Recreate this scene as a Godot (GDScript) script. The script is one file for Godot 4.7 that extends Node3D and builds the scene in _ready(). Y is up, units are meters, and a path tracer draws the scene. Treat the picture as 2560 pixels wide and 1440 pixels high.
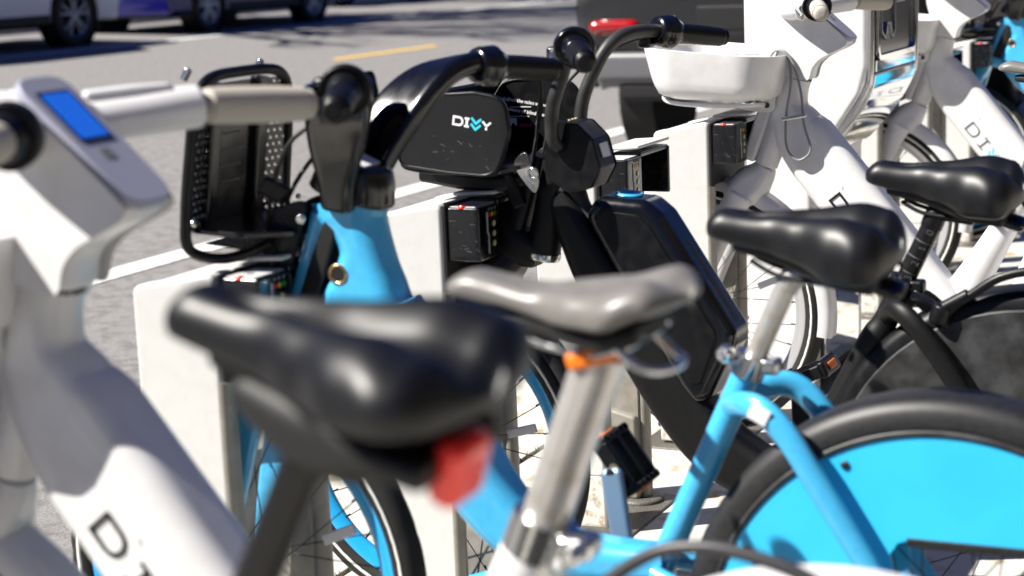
extends Node3D
# A row of docked share bikes on a sunny street. X runs along the row, -Z points to the road, y is up; metres.

const DOCK_Z := -1.62
var mats := {}
var taken := {}

# ------------------------------------------------------------------ mesh building
class Shape:
	var v := PackedVector3Array()
	var n := PackedVector3Array()
	var t := PackedVector2Array()
	var ix := PackedInt32Array()

	func tri(a: int, b: int, c: int) -> void:
		var g := (v[b] - v[a]).cross(v[c] - v[a])
		if g.length_squared() < 1e-18:
			return
		if g.dot(n[a] + n[b] + n[c]) > 0.0:
			ix.append(a); ix.append(c); ix.append(b)
		else:
			ix.append(a); ix.append(b); ix.append(c)

	func vert(p: Vector3, nn: Vector3, uv := Vector2.ZERO) -> int:
		v.append(p); n.append(nn); t.append(uv)
		return v.size() - 1

	# rows of equal length; wrap joins last column to the first
	func grid(rows: Array, wrap := true, sgn := 0.0, wrap_rows := false) -> void:
		var m: int = rows[0].size()
		var k: int = rows.size()
		var base := v.size()
		var nn := PackedVector3Array()
		var score := 0.0
		for j in k:
			var r: PackedVector3Array = rows[j]
			var c := Vector3.ZERO
			for p in r:
				c += p
			c /= m
			var jp := maxi(j - 1, 0)
			var jn := mini(j + 1, k - 1)
			if wrap_rows:
				jp = (j - 1 + k) % k
				jn = (j + 1) % k
			var ra: PackedVector3Array = rows[jp]
			var rb: PackedVector3Array = rows[jn]
			for i in m:
				var ip := (i - 1 + m) % m if wrap else maxi(i - 1, 0)
				var inx := (i + 1) % m if wrap else mini(i + 1, m - 1)
				var du := r[inx] - r[ip]
				if du.length_squared() < 1e-14:
					du = ra[inx] - ra[ip]
					if du.length_squared() < 1e-14:
						du = rb[inx] - rb[ip]
				var w := du.cross(rb[i] - ra[i])
				var l := w.length()
				var q := w / l if l > 1e-12 else Vector3.ZERO
				nn.append(q)
				score += q.dot(r[i] - c)
		var s := sgn if sgn != 0.0 else (1.0 if score >= 0.0 else -1.0)
		for j in k:
			var r2: PackedVector3Array = rows[j]
			for i in m:
				var q2: Vector3 = nn[j * m + i] * s
				if q2 == Vector3.ZERO:
					q2 = Vector3.UP
				v.append(r2[i]); n.append(q2); t.append(Vector2(float(i) / m, float(j) / k))
		var kk := k if wrap_rows else k - 1
		for j in kk:
			var j2 := (j + 1) % k
			for i in (m if wrap else m - 1):
				var i2 := (i + 1) % m
				var a := base + j * m + i
				var b := base + j * m + i2
				var c2 := base + j2 * m + i2
				var d := base + j2 * m + i
				tri(a, b, c2); tri(a, c2, d)

	func cap(r: PackedVector3Array, away: Vector3) -> void:
		var c := Vector3.ZERO
		for p in r:
			c += p
		c /= r.size()
		var q := Vector3.ZERO
		for i in r.size():
			q += (r[i] - c).cross(r[(i + 1) % r.size()] - c)
		q = q.normalized()
		if q.dot(away) < 0.0:
			q = -q
		var b := vert(c, q)
		for p in r:
			vert(p, q)
		for i in r.size():
			tri(b, b + 1 + i, b + 1 + (i + 1) % r.size())

	func quad(a: Vector3, b: Vector3, c: Vector3, d: Vector3, up: Vector3) -> void:
		var q := (b - a).cross(c - a).normalized()
		if q.dot(up) < 0.0:
			q = -q
		var i := vert(a, q, Vector2(0, 0))
		vert(b, q, Vector2(1, 0)); vert(c, q, Vector2(1, 1)); vert(d, q, Vector2(0, 1))
		tri(i, i + 1, i + 2); tri(i, i + 2, i + 3)

	func mesh() -> ArrayMesh:
		var a := []
		a.resize(Mesh.ARRAY_MAX)
		a[Mesh.ARRAY_VERTEX] = v
		a[Mesh.ARRAY_NORMAL] = n
		a[Mesh.ARRAY_TEX_UV] = t
		a[Mesh.ARRAY_INDEX] = ix
		var m := ArrayMesh.new()
		m.add_surface_from_arrays(Mesh.PRIMITIVE_TRIANGLES, a)
		return m

# Catmull-Rom through rows of numbers, "per" steps between two rows
func sm(p: Array, per := 6) -> Array:
	var out := []
	var k := p.size()
	for i in k - 1:
		var a = p[maxi(i - 1, 0)]
		var b = p[i]
		var c = p[i + 1]
		var d = p[mini(i + 2, k - 1)]
		for s in per:
			var u := float(s) / per
			var row := []
			for q in b.size():
				row.append(0.5 * (2.0 * b[q] + (c[q] - a[q]) * u + (2.0 * a[q] - 5.0 * b[q] + 4.0 * c[q] - d[q]) * u * u + (3.0 * b[q] - a[q] - 3.0 * c[q] + d[q]) * u * u * u))
			out.append(row)
	out.append(p[k - 1].duplicate())
	return out

# rows [x, y, z, ...radii]: ends drawn in by er so that they are rounded
func ends(p: Array, er: float, first := true, last := true) -> Array:
	var out := p.duplicate(true)
	var at := func(row: Array, along: Vector3) -> Array:
		var g := []
		for k in 3:
			var an: float = [0.0, 0.4, 0.75][k] * PI / 2.0
			var r2: Array = row.duplicate()
			r2[0] += along.x * er * sin(an); r2[1] += along.y * er * sin(an); r2[2] += along.z * er * sin(an)
			for q in range(3, mini(row.size(), 5)):
				r2[q] = maxf(row[q] - er * (1.0 - cos(an)), 0.0004)
			if row.size() > 5:
				r2[5] = maxf(minf(row[5], minf(r2[3], r2[4])), 0.0003)
			g.append(r2)
		return g
	if last:
		var e = out[-1]
		var f = out[-2]
		var dir := (Vector3(e[0], e[1], e[2]) - Vector3(f[0], f[1], f[2])).normalized()
		var s: Array = e.duplicate()
		s[0] -= dir.x * er; s[1] -= dir.y * er; s[2] -= dir.z * er
		out.remove_at(out.size() - 1)
		out.append_array(at.call(s, dir))
	if first:
		var e2 = out[0]
		var f2 = out[1]
		var dir2 := (Vector3(e2[0], e2[1], e2[2]) - Vector3(f2[0], f2[1], f2[2])).normalized()
		var s2: Array = e2.duplicate()
		s2[0] -= dir2.x * er; s2[1] -= dir2.y * er; s2[2] -= dir2.z * er
		out.remove_at(0)
		var g2: Array = at.call(s2, dir2)
		g2.reverse()
		g2.append_array(out)
		out = g2
	return out

func frames(p: Array, hint: Vector3) -> Array:
	var out := []
	var k := p.size()
	for i in k:
		var a = p[maxi(i - 1, 0)]
		var b = p[mini(i + 1, k - 1)]
		var tg := (Vector3(b[0], b[1], b[2]) - Vector3(a[0], a[1], a[2])).normalized()
		var u := (hint - tg * hint.dot(tg)).normalized()
		out.append([Vector3(p[i][0], p[i][1], p[i][2]), u, tg.cross(u), tg])
	return out

# round or oval tube: rows [x, y, z, r] or [x, y, z, r along the hint, r across]
func tube(s: Shape, p: Array, k := 12, hint := Vector3.RIGHT, closed_ends := true) -> void:
	var fr := frames(p, hint)
	var rows := []
	for i in p.size():
		var ra: float = p[i][3]
		var rb: float = p[i][4] if p[i].size() > 4 else ra
		var r := PackedVector3Array()
		for j in k:
			var an := TAU * j / k
			r.append(fr[i][0] + fr[i][1] * cos(an) * ra + fr[i][2] * sin(an) * rb)
		rows.append(r)
	s.grid(rows)
	if closed_ends:
		s.cap(rows[0], -fr[0][3]); s.cap(rows[-1], fr[-1][3])

func rrect(c: Vector3, a: Vector3, b: Vector3, ha: float, hb: float, rc: float, seg := 4) -> PackedVector3Array:
	var r := PackedVector3Array()
	rc = minf(rc, minf(ha, hb) * 0.98)
	var sup := 0.25
	for q in 4:
		var sx: float = [1.0, -1.0, -1.0, 1.0][q]
		var sy: float = [1.0, 1.0, -1.0, -1.0][q]
		var pts := []
		for i in seg + 1:
			var an := (q + float(i) / seg) * PI / 2.0
			pts.append(Vector2(sx * (ha - rc) + cos(an) * rc, sy * (hb - rc) + sin(an) * rc))
		var into: Vector2 = Vector2(0, -sy) if q % 2 == 0 else Vector2(-sx, 0)
		var outof: Vector2 = Vector2(-sx, 0) if q % 2 == 0 else Vector2(0, -sy)
		var fl_in: float = (hb - rc) if q % 2 == 0 else (ha - rc)
		var fl_out: float = (ha - rc) if q % 2 == 0 else (hb - rc)
		var all := [pts[0] + into * fl_in * sup]
		all.append_array(pts)
		all.append(pts[-1] + outof * fl_out * sup)
		for p in all:
			r.append(c + a * p.x + b * p.y)
	return r

# loft of rounded rectangles: rows [x, y, z, half along the hint, half across, corner radius]
func loft(s: Shape, p: Array, hint := Vector3.RIGHT, seg := 4, closed_ends := true) -> void:
	var fr := frames(p, hint)
	var rows := []
	for i in p.size():
		rows.append(rrect(fr[i][0], fr[i][1], fr[i][2], p[i][3], p[i][4], p[i][5], seg))
	s.grid(rows)
	if closed_ends:
		s.cap(rows[0], -fr[0][3]); s.cap(rows[-1], fr[-1][3])

# box with rounded edges
func rbox(s: Shape, c: Vector3, size: Vector3, r: float, basis := Basis.IDENTITY) -> void:
	var h := size * 0.5
	r = minf(r, minf(h.x, minf(h.y, h.z)) * 0.98)
	var rows := []
	var st := [-h.y, -h.y + r * 0.13, -h.y + r * 0.5, -h.y + r, -h.y + r * 1.01 + (h.y - r) * 0.2, h.y - r * 1.01 - (h.y - r) * 0.2, h.y - r, h.y - r * 0.5, h.y - r * 0.13, h.y]
	var ins := [r, r * 0.5, r * 0.13, 0.0, 0.0, 0.0, 0.0, r * 0.13, r * 0.5, r]
	for i in st.size():
		rows.append(rrect(c + basis * Vector3(0, st[i], 0), basis.x, basis.z, h.x - ins[i], h.z - ins[i], maxf(r - ins[i] * 0.6, 0.0005), 3))
	s.grid(rows)
	s.cap(rows[0], -basis.y); s.cap(rows[-1], basis.y)

# profile [[radius, height]...] turned round an axis
func lathe(s: Shape, prof: Array, at: Vector3, axis: Vector3, k := 24, ring := false, cap_first := true, cap_last := true) -> void:
	var a := axis.normalized()
	var u := a.cross(Vector3.UP if absf(a.y) < 0.9 else Vector3.RIGHT).normalized()
	var w := a.cross(u)
	var rows := []
	for q in prof:
		var r := PackedVector3Array()
		for j in k:
			var an := TAU * j / k
			r.append(at + a * q[1] + (u * cos(an) + w * sin(an)) * q[0])
		rows.append(r)
	s.grid(rows, true, 0.0, ring)
	if not ring:
		if cap_first:
			s.cap(rows[0], -a if prof[0][1] <= prof[-1][1] else a)
		if cap_last:
			s.cap(rows[-1], a if prof[0][1] <= prof[-1][1] else -a)

# round the corners of a polygon
func rp(pts: Array, rad: float, seg := 4) -> PackedVector2Array:
	var out := PackedVector2Array()
	var k := pts.size()
	for i in k:
		var a: Vector2 = pts[(i - 1 + k) % k]
		var b: Vector2 = pts[i]
		var c: Vector2 = pts[(i + 1) % k]
		var d1 := (a - b).normalized()
		var d2 := (c - b).normalized()
		var half := acos(clampf(d1.dot(d2), -1, 1)) / 2.0
		if half > 1.5:
			out.append(b)
			continue
		var len := minf(rad / tan(half), minf((a - b).length(), (c - b).length()) * 0.48)
		var p1 := b + d1 * len
		var p2 := b + d2 * len
		for j in seg + 1:
			var u := float(j) / seg
			out.append(p1.lerp(b, u).lerp(b.lerp(p2, u), u))
	return out

# closed smooth curve through points
func loopc(pts: Array, per := 5) -> PackedVector2Array:
	var out := PackedVector2Array()
	var k := pts.size()
	for i in k:
		var a: Vector2 = pts[(i - 1 + k) % k]
		var b: Vector2 = pts[i]
		var c: Vector2 = pts[(i + 1) % k]
		var d: Vector2 = pts[(i + 2) % k]
		for j in per:
			out.append(b.cubic_interpolate(c, a, d, float(j) / per))
	return out

# plate: outline in the (u, v) plane at o, half thickness h along w, rounded edge b
func plate(s: Shape, ol: PackedVector2Array, o: Vector3, u: Vector3, v: Vector3, h: float, b: float, steps := 3) -> void:
	var w := u.cross(v).normalized()
	var k := ol.size()
	var area := 0.0
	for i in k:
		area += ol[i].cross(ol[(i + 1) % k])
	var sg := 1.0 if area > 0 else -1.0
	var pos := PackedVector2Array()
	var nrm := PackedVector2Array()
	var mit := PackedVector2Array()
	for i in k:
		var e1 := (ol[i] - ol[(i - 1 + k) % k]).normalized()
		var e2 := (ol[(i + 1) % k] - ol[i]).normalized()
		var n1 := Vector2(e1.y, -e1.x) * sg
		var n2 := Vector2(e2.y, -e2.x) * sg
		var m := (n1 + n2).normalized()
		m /= maxf(m.dot(n1), 0.4)
		if n1.dot(n2) > 0.7:
			pos.append(ol[i]); nrm.append((n1 + n2).normalized()); mit.append(m)
		else:
			pos.append(ol[i]); nrm.append(n1); mit.append(m)
			pos.append(ol[i]); nrm.append(n2); mit.append(m)
	var lev := []
	for i in steps + 1:
		var an := PI / 2.0 * (1.0 - float(i) / steps)
		lev.append([-h + b * (1.0 - sin(an)), b * (1.0 - cos(an)), -sin(an), cos(an)])
	for i in steps + 1:
		var an2 := PI / 2.0 * float(i) / steps
		lev.append([h - b * (1.0 - sin(an2)), b * (1.0 - cos(an2)), sin(an2), cos(an2)])
	var m2 := pos.size()
	var base := s.v.size()
	for l in lev:
		for i in m2:
			var q: Vector2 = pos[i] - mit[i] * l[1]
			var nn: Vector3 = (u * nrm[i].x + v * nrm[i].y) * l[3] + w * l[2]
			s.vert(o + u * q.x + v * q.y + w * l[0], nn.normalized())
	for j in lev.size() - 1:
		for i in m2:
			var i2 := (i + 1) % m2
			var a0 := base + j * m2 + i
			var b0 := base + j * m2 + i2
			s.tri(a0, b0, b0 + m2); s.tri(a0, b0 + m2, a0 + m2)
	var fl := PackedVector2Array()
	for i in k:
		var e3 := (ol[i] - ol[(i - 1 + k) % k]).normalized()
		var e4 := (ol[(i + 1) % k] - ol[i]).normalized()
		var m3 := (Vector2(e3.y, -e3.x) + Vector2(e4.y, -e4.x)).normalized() * sg
		m3 /= maxf(m3.dot(Vector2(e3.y, -e3.x) * sg), 0.4)
		fl.append(ol[i] - m3 * b)
	var id := Geometry2D.triangulate_polygon(fl)
	if id.is_empty():
		fl = ol
		id = Geometry2D.triangulate_polygon(fl)
	for side in [-1.0, 1.0]:
		var b1 := s.v.size()
		for q in fl:
			s.vert(o + u * q.x + v * q.y + w * h * side, w * side)
		for i in range(0, id.size(), 3):
			s.tri(b1 + id[i], b1 + id[i + 1], b1 + id[i + 2])

# a painted or raised line of width wd along a path in the (u, v) plane, height h
func stroke(s: Shape, path: Array, wd: float, o: Vector3, u: Vector3, v: Vector3, h: float, closed := false) -> void:
	var w := u.cross(v).normalized()
	var k := path.size()
	var l := PackedVector2Array()
	var r := PackedVector2Array()
	for i in k:
		var a: Vector2 = path[(i - 1 + k) % k] if closed or i > 0 else path[i] * 2.0 - path[i + 1]
		var c: Vector2 = path[(i + 1) % k] if closed or i < k - 1 else path[i] * 2.0 - path[i - 1]
		var b: Vector2 = path[i]
		var d1 := (b - a).normalized()
		var d2 := (c - b).normalized()
		var m := (d1.orthogonal() + d2.orthogonal()).normalized()
		m *= wd * 0.5 / maxf(m.dot(d1.orthogonal()), 0.5)
		l.append(b + m); r.append(b - m)
	for i in (k if closed else k - 1):
		var j := (i + 1) % k
		var q := [l[i], l[j], r[j], r[i]]
		var lo := []
		var hi := []
		for p in q:
			lo.append(o + u * p.x + v * p.y); hi.append(o + u * p.x + v * p.y + w * h)
		s.quad(hi[0], hi[1], hi[2], hi[3], w)
		s.quad(lo[0], lo[1], hi[1], hi[0], hi[0] - hi[3])
		s.quad(lo[3], lo[2], hi[2], hi[3], hi[3] - hi[0])

# profile [[radial, lateral]...] (closed) carried round an arc about the X axis; angles in degrees, 0 = +Z, 90 = up
func arc_sweep(s: Shape, c: Vector3, rad: float, a0: float, a1: float, prof: Array, steps := 40) -> void:
	var rows := []
	for i in steps + 1:
		var an := deg_to_rad(lerpf(a0, a1, float(i) / steps))
		var e := Vector3(0, sin(an), cos(an))
		var r := PackedVector3Array()
		for q in prof:
			r.append(c + e * (rad + q[0]) + Vector3(q[1], 0, 0))
		rows.append(r)
	s.grid(rows)
	s.cap(rows[0], Vector3(0, cos(deg_to_rad(a0)), -sin(deg_to_rad(a0))) * -signf(a1 - a0))
	s.cap(rows[-1], Vector3(0, cos(deg_to_rad(a1)), -sin(deg_to_rad(a1))) * signf(a1 - a0))

# sheet with a lattice of round holes, thickness th
func perforated(s: Shape, o: Vector3, u: Vector3, v: Vector3, nu: int, nv: int, pitch: Vector2, hole: float, th: float, stagger := false) -> void:
	var w := u.cross(v).normalized()
	for j in nv:
		for i in nu:
			var c := o + u * ((i + 0.5) * pitch.x) + v * ((j + 0.5) * pitch.y)
			var off := (u * pitch.x * (0.22 if j % 2 == 0 else -0.22)) if stagger else Vector3.ZERO
			for side in [0.0, 1.0]:
				var q := w if side > 0.0 else -w
				var b := s.v.size()
				for k in 8:
					var an := TAU * k / 8
					var d := Vector2(cos(an), sin(an))
					var e := d / maxf(absf(d.x), absf(d.y))
					s.vert(c + u * e.x * pitch.x * 0.5 + v * e.y * pitch.y * 0.5 + w * th * side, q)
					s.vert(c + off + u * d.x * hole + v * d.y * hole + w * th * side, q)
				for k in 8:
					var k2 := (k + 1) % 8
					s.tri(b + k * 2, b + k2 * 2, b + k2 * 2 + 1); s.tri(b + k * 2, b + k2 * 2 + 1, b + k * 2 + 1)
			var b2 := s.v.size()
			for k in 8:
				var an2 := TAU * k / 8
				var d2 := u * cos(an2) + v * sin(an2)
				s.vert(c + off + d2 * hole, -d2); s.vert(c + off + d2 * hole + w * th, -d2)
			for k in 8:
				var k3 := (k + 1) % 8
				s.tri(b2 + k * 2, b2 + k3 * 2, b2 + k3 * 2 + 1); s.tri(b2 + k * 2, b2 + k3 * 2 + 1, b2 + k * 2 + 1)

# ------------------------------------------------------------------ nodes
func numbered(called: String) -> String:
	if not taken.has(called):
		taken[called] = 0
		return called
	taken[called] += 1
	return "%s_%03d" % [called, taken[called]]

func thing(called: String, label: String, category: String, at := Vector3.ZERO, turn := 0.0, group := "") -> Node3D:
	var o := Node3D.new()
	o.name = numbered(called)
	add_child(o)
	o.position = at
	o.rotation.y = deg_to_rad(turn)
	o.set_meta("label", label)
	o.set_meta("category", category)
	if group != "":
		o.set_meta("group", group)
	return o

func put(called: String, s: Shape, m: String, parent: Node, label := "") -> MeshInstance3D:
	var o := MeshInstance3D.new()
	o.name = called
	o.mesh = s.mesh()
	o.material_override = mats[m]
	parent.add_child(o, true)
	if label != "":
		o.set_meta("label", label)
	return o

func struct(called: String, s: Shape, m: String) -> MeshInstance3D:
	var o := put(called, s, m, self)
	o.set_meta("kind", "structure")
	return o

func sub(called: String, parent: Node, at := Vector3.ZERO) -> Node3D:
	var o := Node3D.new()
	o.name = called
	parent.add_child(o, true)
	o.position = at
	return o

func lettering(called: String, words: String, high: float, m: String, o: Vector3, u: Vector3, v: Vector3, parent: Node, bold := false) -> MeshInstance3D:
	var tm := TextMesh.new()
	var f := SystemFont.new()
	f.font_names = PackedStringArray(["Droid Sans"])
	if bold:
		f.font_weight = 700
	tm.font = f
	tm.text = words
	tm.font_size = 32
	tm.pixel_size = high / 32.0
	tm.depth = 0.0006
	tm.curve_step = 2.0
	var g := MeshInstance3D.new()
	g.name = called
	g.mesh = tm
	g.material_override = mats[m]
	parent.add_child(g, true)
	g.transform = Transform3D(Basis(u, v, u.cross(v)), o)
	return g

func copy(root: Node3D, at: Vector3, turn: float, label: String, group := "") -> Node3D:
	var r: Node3D = root.duplicate()
	var stem := String(root.name)
	if stem.length() > 4 and stem.right(4).begins_with("_") and stem.right(3).is_valid_int():
		stem = stem.left(stem.length() - 4)
	r.name = numbered(stem)
	add_child(r)
	r.position = at
	r.rotation.y = deg_to_rad(turn)
	r.set_meta("label", label)
	if group != "":
		r.set_meta("group", group)
	return r

# ------------------------------------------------------------------ materials
func noise_tex(freq: float, a: Color, b: Color, lo: float, hi: float, seed: int, size := 512, oct := 4, kind := FastNoiseLite.TYPE_SIMPLEX_SMOOTH) -> NoiseTexture2D:
	var f := FastNoiseLite.new()
	f.seed = seed
	f.frequency = freq
	f.noise_type = kind
	f.fractal_octaves = oct
	var g := Gradient.new()
	g.offsets = PackedFloat32Array([lo, hi])
	g.colors = PackedColorArray([a, b])
	var t := NoiseTexture2D.new()
	t.width = size
	t.height = size
	t.seamless = true
	t.noise = f
	t.color_ramp = g
	return t

func bump_tex(freq: float, strength: float, seed: int, size := 512, oct := 3) -> NoiseTexture2D:
	var f := FastNoiseLite.new()
	f.seed = seed
	f.frequency = freq
	f.fractal_octaves = oct
	var t := NoiseTexture2D.new()
	t.width = size
	t.height = size
	t.seamless = true
	t.noise = f
	t.as_normal_map = true
	t.bump_strength = strength
	return t

func mat(called: String, c: Color, rough: float, metal := 0.0, coat := 0.0) -> StandardMaterial3D:
	var m := StandardMaterial3D.new()
	m.albedo_color = c
	m.roughness = rough
	m.metallic = metal
	if coat > 0.0:
		m.clearcoat_enabled = true
		m.clearcoat = coat
		m.clearcoat_roughness = 0.08
	mats[called] = m
	return m

func tex(m: StandardMaterial3D, t: Texture2D, scale: float, world := false) -> void:
	m.albedo_texture = t
	m.uv1_triplanar = true
	m.uv1_world_triplanar = world
	m.uv1_scale = Vector3.ONE * scale

func make_materials() -> void:
	var W := Color.WHITE
	var m := mat("white_paint", Color(0.84, 0.84, 0.845), 0.38, 0.0, 0.35)
	tex(m, noise_tex(0.012, Color(0.965, 0.96, 0.95), W, 0.25, 0.6, 3), 2.2)
	m = mat("dock_white", Color(0.775, 0.775, 0.765), 0.55)
	tex(m, noise_tex(0.03, Color(0.985, 0.984, 0.98), W, 0.18, 0.55, 5, 512, 5), 1.6)
	m.normal_enabled = true
	m.normal_texture = bump_tex(0.3, 0.6, 8)
	m.normal_scale = 0.12
	m = mat("dock_base", Color(0.8, 0.79, 0.76), 0.75)
	tex(m, noise_tex(0.03, Color(0.78, 0.73, 0.66), W, 0.16, 0.5, 6, 512, 6), 2.5)
	m = mat("dock_grey", Color(0.60, 0.585, 0.555), 0.45, 0.2)
	tex(m, noise_tex(0.02, Color(0.92, 0.91, 0.89), W, 0.2, 0.7, 9, 512, 5), 2.0)
	mat("dock_dark", Color(0.06, 0.06, 0.065), 0.6)
	m = mat("terminal", Color(0.045, 0.05, 0.065), 0.28, 0.0, 0.3)
	m.roughness_texture = noise_tex(0.012, Color(0.6, 0.6, 0.6), W, 0.3, 0.7, 12)
	m.uv1_triplanar = true; m.uv1_scale = Vector3.ONE * 6.0
	m = mat("blue_paint", Color(0.26, 0.67, 0.86), 0.32, 0.0, 0.6)
	tex(m, noise_tex(0.03, Color(0.95, 0.96, 0.965), W, 0.2, 0.5, 15, 512, 5), 3.0)
	m = mat("blue_panel", Color(0.20, 0.73, 0.92), 0.42)
	tex(m, noise_tex(0.006, Color(0.95, 0.97, 0.975), W, 0.2, 0.6, 17, 512, 3), 1.5)
	m.roughness_texture = noise_tex(0.008, Color(0.75, 0.75, 0.75), W, 0.25, 0.7, 18, 512, 3)
	mat("blue_rim", Color(0.10, 0.60, 0.84), 0.3, 0.0, 0.4)
	m = mat("black_plastic", Color(0.055, 0.056, 0.066), 0.45)
	m.metallic_specular = 0.4
	tex(m, noise_tex(0.015, Color(0.85, 0.85, 0.85), W, 0.25, 0.6, 21, 512, 3), 4.0)
	m.roughness_texture = noise_tex(0.012, Color(0.75, 0.75, 0.75), W, 0.25, 0.7, 22, 512, 3)
	m = mat("black_gloss", Color(0.04, 0.042, 0.055), 0.26, 0.0, 0.25)
	m.roughness_texture = noise_tex(0.012, Color(0.65, 0.65, 0.65), W, 0.25, 0.7, 23, 512, 4)
	m.uv1_triplanar = true; m.uv1_scale = Vector3.ONE * 5.0
	m = mat("black_frame", Color(0.05, 0.05, 0.053), 0.5)
	m.metallic_specular = 0.4
	tex(m, noise_tex(0.03, Color(0.75, 0.75, 0.75), Color(1.0, 1.0, 1.0), 0.2, 0.6, 24, 512, 5), 4.0)
	m = mat("saddle_black", Color(0.05, 0.053, 0.065), 0.42)
	m.metallic_specular = 0.45
	m.normal_enabled = true
	m.normal_texture = bump_tex(0.35, 0.5, 31)
	m.normal_scale = 0.25
	m.uv1_triplanar = true; m.uv1_scale = Vector3.ONE * 14.0
	m = mat("saddle_grey", Color(0.43, 0.42, 0.41), 0.38)
	tex(m, noise_tex(0.02, Color(0.94, 0.935, 0.92), W, 0.2, 0.6, 33), 4.0)
	mat("saddle_base", Color(0.05, 0.05, 0.05), 0.6)
	m = mat("rubber", Color(0.075, 0.073, 0.07), 0.75)
	tex(m, noise_tex(0.05, Color(0.7, 0.68, 0.65), W, 0.2, 0.6, 41, 512, 5), 6.0)
	m = mat("fender_rubber", Color(0.115, 0.115, 0.12), 0.5)
	tex(m, noise_tex(0.03, Color(0.75, 0.75, 0.75), W, 0.2, 0.6, 43, 512, 5), 4.0)
	m = mat("guard_grey", Color(0.235, 0.235, 0.24), 0.5)
	tex(m, noise_tex(0.012, Color(0.55, 0.54, 0.52), W, 0.2, 0.75, 44, 512, 6), 2.5)
	mat("reflective", Color(0.85, 0.85, 0.83), 0.5)
	mat("rim_silver", Color(0.75, 0.75, 0.76), 0.35, 0.6)
	mat("spoke_black", Color(0.09, 0.07, 0.07), 0.35, 0.6)
	mat("spoke_steel", Color(0.42, 0.42, 0.42), 0.35, 0.8)
	m = mat("steel", Color(0.80, 0.80, 0.79), 0.24, 0.95)
	m.roughness_texture = noise_tex(0.05, Color(0.5, 0.5, 0.5), W, 0.3, 0.7, 51)
	m.uv1_triplanar = true; m.uv1_scale = Vector3.ONE * 6.0
	m = mat("post_silver", Color(0.80, 0.79, 0.77), 0.34, 0.7)
	tex(m, noise_tex(0.01, Color(0.92, 0.89, 0.84), W, 0.12, 0.45, 53, 512, 4), 4.0)
	mat("post_black", Color(0.10, 0.095, 0.095), 0.35, 0.3)
	m = mat("crank_alloy", Color(0.42, 0.52, 0.62), 0.4, 0.4)
	mat("chrome", Color(0.93, 0.93, 0.93), 0.05, 1.0)
	mat("bronze", Color(0.78, 0.66, 0.48), 0.25, 0.9)
	mat("orange", Color(0.95, 0.48, 0.06), 0.5)
	m = mat("red_lens", Color(0.96, 0.20, 0.12), 0.25, 0.0, 0.4)
	mat("tail_lens", Color(0.55, 0.03, 0.03), 0.15, 0.0, 0.6)
	m = mat("screen_blue", Color(0.08, 0.28, 0.66), 0.12)
	m.emission_enabled = true; m.emission = Color(0.16, 0.46, 0.92); m.emission_energy_multiplier = 0.22
	mat("screen_frame", Color(0.03, 0.03, 0.10), 0.15)
	mat("screen_dark", Color(0.02, 0.022, 0.03), 0.18)
	mat("display_grey", Color(0.58, 0.585, 0.65), 0.45)
	mat("ink_dark", Color(0.035, 0.05, 0.055), 0.5)
	mat("ink_green", Color(0.03, 0.19, 0.19), 0.5)
	mat("ink_white", Color(0.92, 0.92, 0.92), 0.5)
	mat("ink_grey", Color(0.40, 0.41, 0.42), 0.5)
	mat("ink_faint", Color(0.72, 0.72, 0.72), 0.5)
	mat("ink_cyan", Color(0.22, 0.78, 0.88), 0.5)
	mat("ink_pink", Color(0.62, 0.16, 0.34), 0.5)
	mat("sticker", Color(0.82, 0.82, 0.83), 0.5)
	mat("cable_grey", Color(0.50, 0.50, 0.51), 0.45)
	mat("cable_dark", Color(0.20, 0.20, 0.21), 0.45)
	mat("grip_grey", Color(0.68, 0.655, 0.61), 0.6)
	for q in [["led_red", Color(0.75, 0.05, 0.03)], ["led_amber", Color(0.85, 0.55, 0.05)], ["led_green", Color(0.05, 0.5, 0.2)], ["led_pale", Color(0.75, 0.72, 0.5)]]:
		mat(q[0], q[1], 0.3)
	# ground
	m = mat("asphalt", Color(0.525, 0.518, 0.512), 0.92)
	tex(m, noise_tex(0.16, Color(0.76, 0.76, 0.76), W, 0.22, 0.62, 61, 1024, 3, FastNoiseLite.TYPE_VALUE), 1.6, true)
	m.detail_enabled = true
	m.detail_blend_mode = BaseMaterial3D.BLEND_MODE_MUL
	m.detail_albedo = noise_tex(0.006, Color(0.88, 0.87, 0.86), W, 0.3, 0.6, 63, 1024, 5)
	m.detail_uv_layer = BaseMaterial3D.DETAIL_UV_1
	m = mat("concrete", Color(0.73, 0.72, 0.69), 0.85)
	tex(m, noise_tex(0.010, Color(0.80, 0.74, 0.62), W, 0.14, 0.42, 65, 1024, 6), 0.7, true)
	m.normal_enabled = true
	m.normal_texture = bump_tex(0.15, 1.5, 66, 512, 4)
	m.normal_scale = 0.3
	m = mat("plate_steel", Color(0.44, 0.43, 0.41), 0.55, 0.2)
	tex(m, noise_tex(0.2, Color(0.6, 0.58, 0.55), W, 0.3, 0.65, 67, 512, 5), 2.0, true)
	m = mat("soil", Color(0.20, 0.17, 0.13), 0.95)
	tex(m, noise_tex(0.1, Color(0.5, 0.5, 0.5), W, 0.3, 0.7, 68), 3.0, true)
	m = mat("weed_green", Color(0.20, 0.24, 0.10), 0.8)
	m = mat("road_white", Color(0.90, 0.90, 0.89), 0.7)
	tex(m, noise_tex(0.06, Color(0.74, 0.74, 0.73), W, 0.15, 0.4, 70, 512, 5), 1.0, true)
	m = mat("road_yellow", Color(0.93, 0.74, 0.20), 0.7)
	tex(m, noise_tex(0.06, Color(0.75, 0.73, 0.68), W, 0.2, 0.5, 71, 512, 5), 1.0, true)
	# vehicles
	mat("suv_paint", Color(0.012, 0.018, 0.05), 0.12, 0.0, 1.0)
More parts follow.
